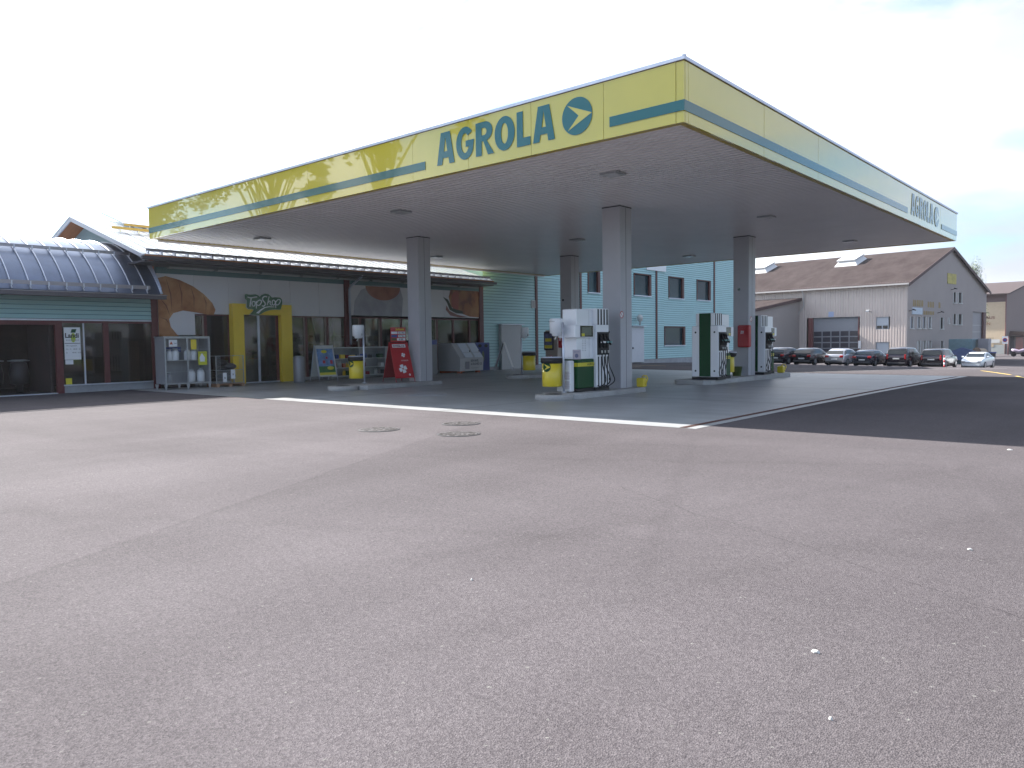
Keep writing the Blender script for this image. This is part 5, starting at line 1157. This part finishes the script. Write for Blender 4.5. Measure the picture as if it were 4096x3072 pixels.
# no parking sign
t=thing('no_parking_sign','white plate with red and blue no parking disc at the house corner','road sign',(-22.0,165,-2))
b=MB(); b.cyl((-22.0,165,-2.2),(-22.0,165,1.4),.08,n=8); b.build('pole',bpy.data.materials['pipe_red_brown'],t)
b=MB(); b.box(-22.95,-22.05,164.85,164.9,.1,1.5); pl=b.build('plate',M['white'],t)
shape('disc',[[ell(0,0,.38,.38)]],(-22.5,164.84,.8),'-Y',M['red'],pl); shape('disc_centre',[[ell(0,0,.27,.27)]],(-22.5,164.82,.8),'-Y',M['blue'],pl)
# dumpsters and yard things right of the hall
def gzz(x,y): return gz(x,y)
t=thing('blue_skip','long blue skip container beside the gable end of the hall','container',(-19.5,113,-1.3))
b=MB(); b.box(-21.2,-18.6,110.5,115.5,-1.9,1.25,0,c=.05); b.build('case',mat('skip_teal',(.09,.17,.20),.5,var=.15),t)
b=MB(); b.prism([(-21.0,-1.4),(-18.2,-1.4),(-18.0,-.3),(-19.6,.2),(-20.8,-.3)],'y',109.6,110.4); b.build('tarpaulin',mat('tarpaulin_blue',(.04,.075,.19),.5,var=.15),t)
t=thing('grey_container','grey louvred metal container at the right end of the skip','container',(-17.7,113.5,-1.5))
b=MB(); b.box(-18.35,-17.2,113,115,-2.2,1.25); [b.box(-18.3,-17.25,112.97,112.999,-1.9+k*.4,-1.7+k*.4) for k in range(7)]; b.build('case',mat('container_grey',(.22,.22,.25),.5,metal=.3),t)
t=thing('cable_drum','round tan drum with brown flange standing before the grey container','drum',(-17.7,110,-1.3))
b=MB(); b.cyl((-17.9,109.7,-.75),(-17.2,110.4,-.65),.85,.7,20,0,False); b.cyl((-17.95,109.65,-.75),(-17.9,109.7,-.75),.95,.95,20,1,False); b.build('barrel',[mat('drum_tan',(.30,.24,.18),.7,var=.2),mat('drum_brown',(.18,.12,.09),.7)],t)
t=thing('wheelie_bin','dark wheeled bin right of the grey container','bin',(-16.8,113.4,-1.9))
b=MB(); b.loft([[(-17.0,113.2,-1.9),(-16.6,113.2,-1.9),(-16.6,113.7,-1.9),(-17.0,113.7,-1.9)],[(-17.1,113.1,-.6),(-16.45,113.1,-.6),(-16.45,113.8,-.6),(-17.1,113.8,-.6)]]); b.build('body',M['dkgrey'],t)
b=MB(); b.box(-17.15,-16.4,113.05,113.85,-.599,-.45); b.build('lid',M['blue'],t)
# marker post by the white car
t=thing('marker_post','small red and white striped marker post before the white car','marker post',(-14.0,72,-1.3))
b=MB(); zb=gz(-14.0,71.5)
for k in range(5): b.cyl((-14.0,71.5,zb+k*.2),(-14.0,71.5,zb+.2+k*.2),.06,n=10,m=k%2)
b.build('post',[M['red'],M['white']],t)
# ------------------------------------------------------------------ cars
def carpaint(name,c,metal=.5): return mat(name,c,.22,metal=metal,coat=.8)
RUB=M['black']; RIM=mat('alloy_rim',(.35,.35,.37),.3,metal=.8); TL_=mat('tail_lamp_red',(.35,.01,.012),.15,coat=.5); PLT=mat('number_plate_white',(.62,.62,.6),.5)
def car(paint,L,W,H,kind):
    t=thing('parked_car','','car'); h=L/2; w=W/2
    if kind=='sedan': S=[(-h,.32,.78,.80,.86,.80),(-h+.1,.26,.92,.98,.95,.86),(-h+.75,.22,.98,1.05,1,.86),(-h+1.45,.2,.98,H-.03,1,.76),(-h+2.1,.2,.97,H,1,.76),(.35,.2,.96,H-.03,1,.76),(1.15,.2,.94,.99,1,.86),(h-.35,.22,.84,.87,.96,.84),(h-.05,.25,.66,.70,.86,.7),(h,.32,.6,.62,.8,.66)]
    elif kind=='tall': S=[(-h,.34,.80,.84,.88,.82),(-h+.08,.28,1.02,1.06,.96,.88),(-h+.32,.24,1.06,H-.10,1,.82),(-h+.75,.22,1.06,H,1,.82),(-.2,.22,1.04,H+.02,1,.82),(.45,.22,1.03,H-.06,1,.80),(1.3,.22,1.0,1.08,1,.88),(h-.35,.24,.90,.95,.96,.84),(h-.05,.28,.70,.76,.88,.7),(h,.34,.62,.66,.8,.66)]
    else: S=[(-h,.34,.74,.80,.88,.82),(-h+.08,.28,.94,1.0,.96,.88),(-h+.48,.23,.98,H-.12,1,.78),(-h+.95,.2,.97,H,1,.78),(-.1,.2,.96,H,1,.79),(.4,.2,.95,H-.06,1,.77),(1.2,.2,.92,.98,1,.86),(h-.35,.22,.82,.88,.96,.84),(h-.05,.26,.66,.70,.86,.7),(h,.32,.6,.62,.8,.66)]
    def ring(s):
        y,zb,zt,zr,kw,kr=s; ww=w*kw; wr=w*kr
        R1=[(ww*.86,zb),(ww*.97,zb+.08),(ww,zb+.30),(ww*.985,zt-.10),(ww*.955,zt),(wr,zr-.06 if zr>zt+.1 else zr-.01),(wr*.82,zr)]
        return [(x,y,z) for x,z in R1]+[(-x,y,z) for x,z in reversed(R1)]
    b=MB(); b.loft([ring(s) for s in S],0,sm=True); bd=b.build('body',paint,t,local=True)
    m=bd.modifiers.new('bevel','BEVEL'); m.width=.02; m.segments=2
    rn=[ring(s) for s in S]
    def lerp(a,c,k): return tuple(a[i]+(c[i]-a[i])*k for i in range(3))
    ir=2 if kind!='sedan' else 3        # first roof station
    # side glass
    for side,(i4,i5) in (('r',(4,5)),('l',(9,8))):
        b=MB(); sg=1 if side=='r' else -1
        last=5
        for i in range(ir,last):
            a,c,d_,e=rn[i][i4],rn[i+1][i4],rn[i+1][i5],rn[i][i5]
            k0=.08; q=[lerp(lerp(a,e,.10),lerp(c,d_,.10),.05),lerp(lerp(c,d_,.10),lerp(a,e,.10),.05),lerp(lerp(c,d_,.88),lerp(a,e,.88),.05),lerp(lerp(a,e,.88),lerp(c,d_,.88),.05)]
            b.face([(p[0]+sg*.012,p[1],p[2]) for p in q])
        for (i,j) in ((ir-1,ir),(6,5)):
            a,c,e=rn[i][i4],rn[j][i4],rn[j][i5]
            b.face([(p[0]+sg*.012,p[1],p[2]) for p in (lerp(a,c,.3),lerp(c,a,.06),lerp(lerp(c,e,.85),a,.08))])
        b.build('side_window',M['carglass'],t,local=True)
    def glass(i,j,nm,k0,k1,oy):
        b=MB(); a,c=rn[i][5],rn[j][5]; a2,c2=rn[i][8],rn[j][8]
        q=[lerp(a,c,k0),lerp(a2,c2,k0),lerp(a2,c2,k1),lerp(a,c,k1)]
        b.face([(p[0]*.94,p[1]+oy,p[2]+.035) for p in q]); b.build(nm,M['carglass'],t,local=True)
    glass(ir-1,ir,'rear_window',.12,.92,-.03); glass(6,5,'windscreen',.10,.95,.03)
    for x in (-1,1):
        for yy in (-h+.19*L,h-.2*L):
            b=MB(); b.cyl((x*(w-.20),yy,.32),(x*(w+.012),yy,.32),.325,.32,22); wh=b.build('tyre',RUB,t,local=True)
            b=MB(); b.cyl((x*(w+.013),yy,.32),(x*(w+.02),yy,.32),.21,.19,18); b.build('rim',RIM,wh,local=True)
        b=MB(); zt=S[1][2]; 
        if kind=='tall': b.box(x*w*.80-.07,x*w*.80+.07,-h-.01,-h+.10,zt-.30,zt+.12,0,c=.02)
        else: b.box(x*w*.72-.15,x*w*.72+.15,-h-.03,-h+.12,zt-.20,zt-.02,0,c=.02)
        b.build('tail_lamp',TL_,t,local=True)
        b=MB(); b.box(x*w*.70-.16,x*w*.70+.16,h-.10,h+.01,.60,.72,0,c=.02); b.build('headlight',M['galv'],t,local=True)
        b=MB(); b.box(x*(w+.09)-.09,x*(w+.09)+.09,.72,.85,.98,1.1,0,c=.03); b.build('mirror',paint,t,local=True)
    b=MB(); b.box(-.26,.26,-h-.022,-h-.012,.55,.66) if kind!='tall' else b.box(-.26,.26,-h-.03,-h-.01,.72,.83); b.build('number_plate',PLT,t,local=True)
    b=MB(); b.box(-w*.8,w*.8,-h-.02,-h+.1,.30,.46,0,c=.02); b.build('bumper',M['dkgrey'],t,local=True)
    b=MB(); b.box(-w*.85,w*.85,-h+.3,h-.3,.14,.3); b.build('underbody',M['black'],t,local=True)
    return t
PB=carpaint('paint_black',(.012,.010,.016)); PS=carpaint('paint_silver',(.50,.50,.53),.6); PW=carpaint('paint_white',(.62,.66,.70),.1); PG=carpaint('paint_aubergine',(.022,.014,.022)); PE=carpaint('paint_dark_blue',(.012,.016,.035))
cars=[(PG,4.15,1.72,1.47,'hatch',-25.35,64.0,'dark hatchback at the left end of the row, partly behind the farthest pump'),
(PB,4.3,1.76,1.48,'hatch',-23.6,65.3,'black hatchback second from the left in the parked row'),
(PS,4.0,1.70,1.48,'hatch',-21.45,67.0,'silver hatchback in the parked row'),
(PE,4.2,1.74,1.44,'hatch',-19.7,68.7,'dark blue hatchback parked right of the silver one'),
(PG,4.5,1.80,1.72,'tall',-17.45,70.5,'tall dark people carrier parked before the hall corner'),
(PB,4.7,1.86,1.68,'tall',-15.2,72.5,'large black estate car next to the white one'),
(PW,4.4,1.74,1.44,'sedan',-12.6,76.3,'white saloon facing forward at the right end of the row')]
for (pt,L,W,H,k,x,y,lb) in cars:
    c=car(pt,L,W,H,k); yc=y+L/2 if k!='sedan' else y+.5
    c.location=(x+.15,yc,gz(x,yc)); c.rotation_euler=(0,0,math.radians(-4 if k!='sedan' else 176)); tag(c,lb,'car','cars parked in a row')
# scooter at the right edge
t=thing('scooter','white and purple scooter parked before the far house at the right edge','scooter',(-17.6,143,-1.9))
b=MB(); b.tube([(-18.6,142.8,-.6),(-18.2,142.8,-.75),(-17.6,142.8,-.9),(-17.0,142.8,-.75),(-16.6,142.8,-.65)],[.12,.28,.22,.3,.15],10); b.build('fairing',mat('fairing_violet',(.30,.25,.33),.3),t)
b=MB(); b.cyl((-18.3,142.7,-1.35),(-18.3,142.9,-1.35),.38,n=16); b.build('wheel',RUB,t); b=MB(); b.cyl((-17.0,142.7,-1.35),(-17.0,142.9,-1.35),.38,n=16); b.build('wheel',RUB,t)
# ------------------------------------------------------------------ trees
def tree_proto(seed,h=15,r=5,n=5200,name='broadleaf_tree',lo=.30):
    rr=random.Random(seed); t=thing(name,'','tree')
    b=MB(); b.tube([(0,0,-.3),(.1,0,h*.2),(0,.15,h*.45),(.1,0,h*.75)],[.35,.27,.18,.06],10)
    cl=[]
    for i in range(60 if lo>.5 else 26):
        a=rr.uniform(0,2*PI); z=h*rr.uniform(lo,.95); k=math.sin(min(1,max(.05,(z/h-lo+.12)/(1.1-lo)))*PI)**.6; d=r*k*rr.uniform(.35,.95)
        p=Vector((d*math.cos(a),d*math.sin(a),z)); cl.append((p,r*rr.uniform(.10,.24) if lo>.5 else r*rr.uniform(.22,.42)))
        b.tube([(0,0,max(1,z-h*.22)),tuple(p*.5+Vector((0,0,z*.5-.3))),tuple(p)],[.1,.06,.02],6)
    b.build('trunk',M['bark'],t,local=True)
    b=MB()
    for i in range(n):
        c,s=rr.choice(cl); v=Vector((rr.gauss(0,1),rr.gauss(0,1),rr.gauss(0,.75))); v=v.normalized()*(rr.random()**.45)*s; p=c+v; sz=rr.uniform(.12,.26)*(h/14)*(.7 if lo>.5 else .6)
        u=Vector((rr.uniform(-1,1),rr.uniform(-1,1),rr.uniform(-.5,.5))).normalized(); q=u.orthogonal().normalized()*rr.choice((-1,1)); q=(q+Vector((0,0,rr.uniform(-.6,.6)))).normalized()
        b.face([p-u*sz,p+q*sz*.6,p+u*sz,p-q*sz*.6],0)
    b.build('crown',M['leaf'],t,local=True); return t
ta=tree_proto(3,h=13,r=5.5,lo=.08,n=9000); tb_=tree_proto(8,h=15,r=6,lo=.08,n=9000); tcl=tree_proto(21,h=25,r=7,n=9500,lo=.58)
spots=[(-43,-10,1.16),(-58,-10,1.02),(-77,-8,1.0),(-93,-8,.98)]
e=[(31,22,.8),(34,30,.9),(30,39,.85),(33,47,.95),(31,56,1),(34,65,.95),(31,74,.9),(33,84,1.0),(31,94,1.0),(34,105,1.1)]
far=[(-17.5,168,1.05),(-9.0,196,.95)]
first={0:True,1:True}
lab=['broad tree across the street left of the viewer, seen only in the yellow fascia','tree beyond the street to the right, seen only as a reflection in the shop windows']
def put(i,x,y,s,label,grp):
    src=(ta,tb_)[i%2]
    if first[i%2]: o=src; first[i%2]=False
    else: o=copy_tree(src)
    o.location=(x,y,gz(x,y)-.1); o.rotation_euler=(0,0,i*1.3); o.scale=(s,s,s); tag(o,label,'tree',grp)
for i,(x,y,s) in enumerate(spots):
    o=tcl if i==0 else copy_tree(tcl)
    o.location=(x,y,-.1); o.rotation_euler=(0,0,i*1.3); o.scale=(s,s,s); tag(o,lab[0],'tree','trees across the street')
for i,(x,y,s) in enumerate(e): put(i,x,y,s,lab[1],'trees beyond the road on the right')
# crown tops behind the hall
put(0,-26.2,155.5,1.0,'slender green tree top showing above the falling edge of the hall roof',None); o_=[o for o in COL.objects if o.get('label','').startswith('slender green')][0]; o_.scale=(.5,.5,1.25)
sheet('grass_field',rng(24,60,4),rng(-10,90,4),.02,M['grass'])
# ------------------------------------------------------------------ thin summer haze
b=MB(); b.box(-905,905,-505,1205,-3.4,34); hz=b.build('haze',[]) if False else b.build('haze',bpy.data.materials.new('haze'))
hm=hz.data.materials[0]; hm.use_nodes=True; hm.node_tree.nodes.remove(hm.node_tree.nodes['Principled BSDF'])
pv=hm.node_tree.nodes.new('ShaderNodeVolumePrincipled'); pv.inputs['Color'].default_value=(.86,.88,.95,1); pv.inputs['Density'].default_value=.00018; pv.inputs['Anisotropy'].default_value=.3
hm.node_tree.links.new(pv.outputs[0],hm.node_tree.nodes['Material Output'].inputs['Volume']); hz['kind']='stuff'
# ------------------------------------------------------------------ light, sky, camera
sd=Vector((-1.55,.012,1)).normalized(); el=math.asin(sd.z); az=math.atan2(sd.x,sd.y)
su=bpy.data.lights.new('Sun','SUN'); su.energy=4.0; su.angle=math.radians(.53); su.color=(1,.955,.90)
so=bpy.data.objects.new('Sun',su); COL.objects.link(so); so.rotation_euler=sd.to_track_quat('Z','Y').to_euler(); so.location=(-60,0,40)
w=bpy.data.worlds.new('World'); sc.world=w; w.use_nodes=True; nt=w.node_tree; N=nt.nodes; Lk=nt.links; bg=N['Background']
sky=N.new('ShaderNodeTexSky'); sky.sky_type='NISHITA'; sky.sun_disc=False; sky.sun_elevation=el; sky.sun_rotation=az; sky.air_density=1; sky.dust_density=2.0; sky.altitude=450
tc=N.new('ShaderNodeTexCoord'); mp=N.new('ShaderNodeMapping'); mp.inputs['Scale'].default_value=(1,1,2.6); mp.inputs['Location'].default_value=(1.7,.4,.3); Lk.new(tc.outputs['Generated'],mp.inputs[0])
ns=N.new('ShaderNodeTexNoise'); ns.inputs['Scale'].default_value=2.3; ns.inputs['Detail'].default_value=7; ns.inputs['Roughness'].default_value=.55; ns.inputs['Distortion'].default_value=.4; Lk.new(mp.outputs[0],ns.inputs[0])
rp=N.new('ShaderNodeValToRGB'); rp.color_ramp.elements[0].position=.40; rp.color_ramp.elements[1].position=.56; Lk.new(ns.outputs[0],rp.inputs[0])
mx=N.new('ShaderNodeMix'); mx.data_type='RGBA'; Lk.new(rp.outputs[0],mx.inputs[0]); skm=N.new('ShaderNodeMix'); skm.data_type='RGBA'; skm.blend_type='MULTIPLY'; skm.inputs[0].default_value=1; Lk.new(sky.outputs[0],skm.inputs[6]); skm.inputs[7].default_value=(.36,.50,.60,1); Lk.new(skm.outputs[2],mx.inputs[6]); mx.inputs[7].default_value=(3.9,4.1,4.6,1)
vn=N.new('ShaderNodeVectorMath'); vn.operation='NORMALIZE'; Lk.new(tc.outputs['Generated'],vn.inputs[0])
dt=N.new('ShaderNodeVectorMath'); dt.operation='DOT_PRODUCT'; dt.inputs[1].default_value=sd; Lk.new(vn.outputs[0],dt.inputs[0])
cr2=N.new('ShaderNodeValToRGB'); mr2=N.new('ShaderNodeMapRange'); mr2.inputs[1].default_value=-1; mr2.inputs[2].default_value=1; Lk.new(dt.outputs['Value'],mr2.inputs[0]); Lk.new(mr2.outputs[0],cr2.inputs[0])
cr2.color_ramp.elements[0].position=.0; cr2.color_ramp.elements[0].color=(.17,.185,.23,1); cr2.color_ramp.elements[1].position=1; cr2.color_ramp.elements[1].color=(.75,.75,.75,1)
for p_,c_ in ((.50,(.19,.205,.25,1)),(.62,(.205,.22,.25,1)),(.8,(.42,.43,.45,1))):
    e_=cr2.color_ramp.elements.new(p_); e_.color=c_
cm=N.new('ShaderNodeVectorMath'); cm.operation='SCALE'; n3=N.new('ShaderNodeTexNoise'); n3.inputs['Scale'].default_value=3.5; n3.inputs['Detail'].default_value=6; Lk.new(mp.outputs[0],n3.inputs[0]); m3=N.new('ShaderNodeMapRange'); m3.inputs[1].default_value=.3; m3.inputs[2].default_value=.7; m3.inputs[3].default_value=7.6; m3.inputs[4].default_value=11.6; Lk.new(n3.outputs[0],m3.inputs[0]); Lk.new(m3.outputs[0],cm.inputs[3]); Lk.new(cr2.outputs[0],cm.inputs[0]); Lk.new(cm.outputs[0],mx.inputs[7])
Lk.new(mx.outputs[2],bg.inputs[0]); bg.inputs[1].default_value=.10
F_,YAW,PIT,ROL,HC=3047.1,-.71,.0545,-.0138,1.6
def ray(px,py):
    a=(px-2048)/F_; b_=(py-1536)/F_; cr,sr=math.cos(ROL),math.sin(ROL); a,b_=cr*a+sr*b_,-sr*a+cr*b_
    cp,sp=math.cos(PIT),math.sin(PIT); Y=cp-b_*sp; z=-sp-b_*cp; c,s=math.cos(YAW),math.sin(YAW)
    return Vector((c*a+s*Y,-s*a+c*Y,z))
f=ray(2048,1536); rx=(ray(2048+F_,1536)-f).normalized(); up=(ray(2048,1536-F_)-f).normalized()
cam=bpy.data.cameras.new('Camera'); cam.sensor_width=36; cam.lens=36*F_/4096; cam.clip_start=.05; cam.clip_end=3000
co=bpy.data.objects.new('Camera',cam); COL.objects.link(co)
Mc=Matrix((rx,up,-f.normalized())).transposed().to_4x4(); Mc.translation=(0,0,HC); co.matrix_world=Mc; sc.camera=co
vs=sc.view_settings; vs.view_transform='Standard'; vs.look='None'; vs.gamma=1; vs.exposure=2.32
sc.render.engine='CYCLES'; sc.cycles.max_bounces=6; sc.cycles.transparent_max_bounces=12
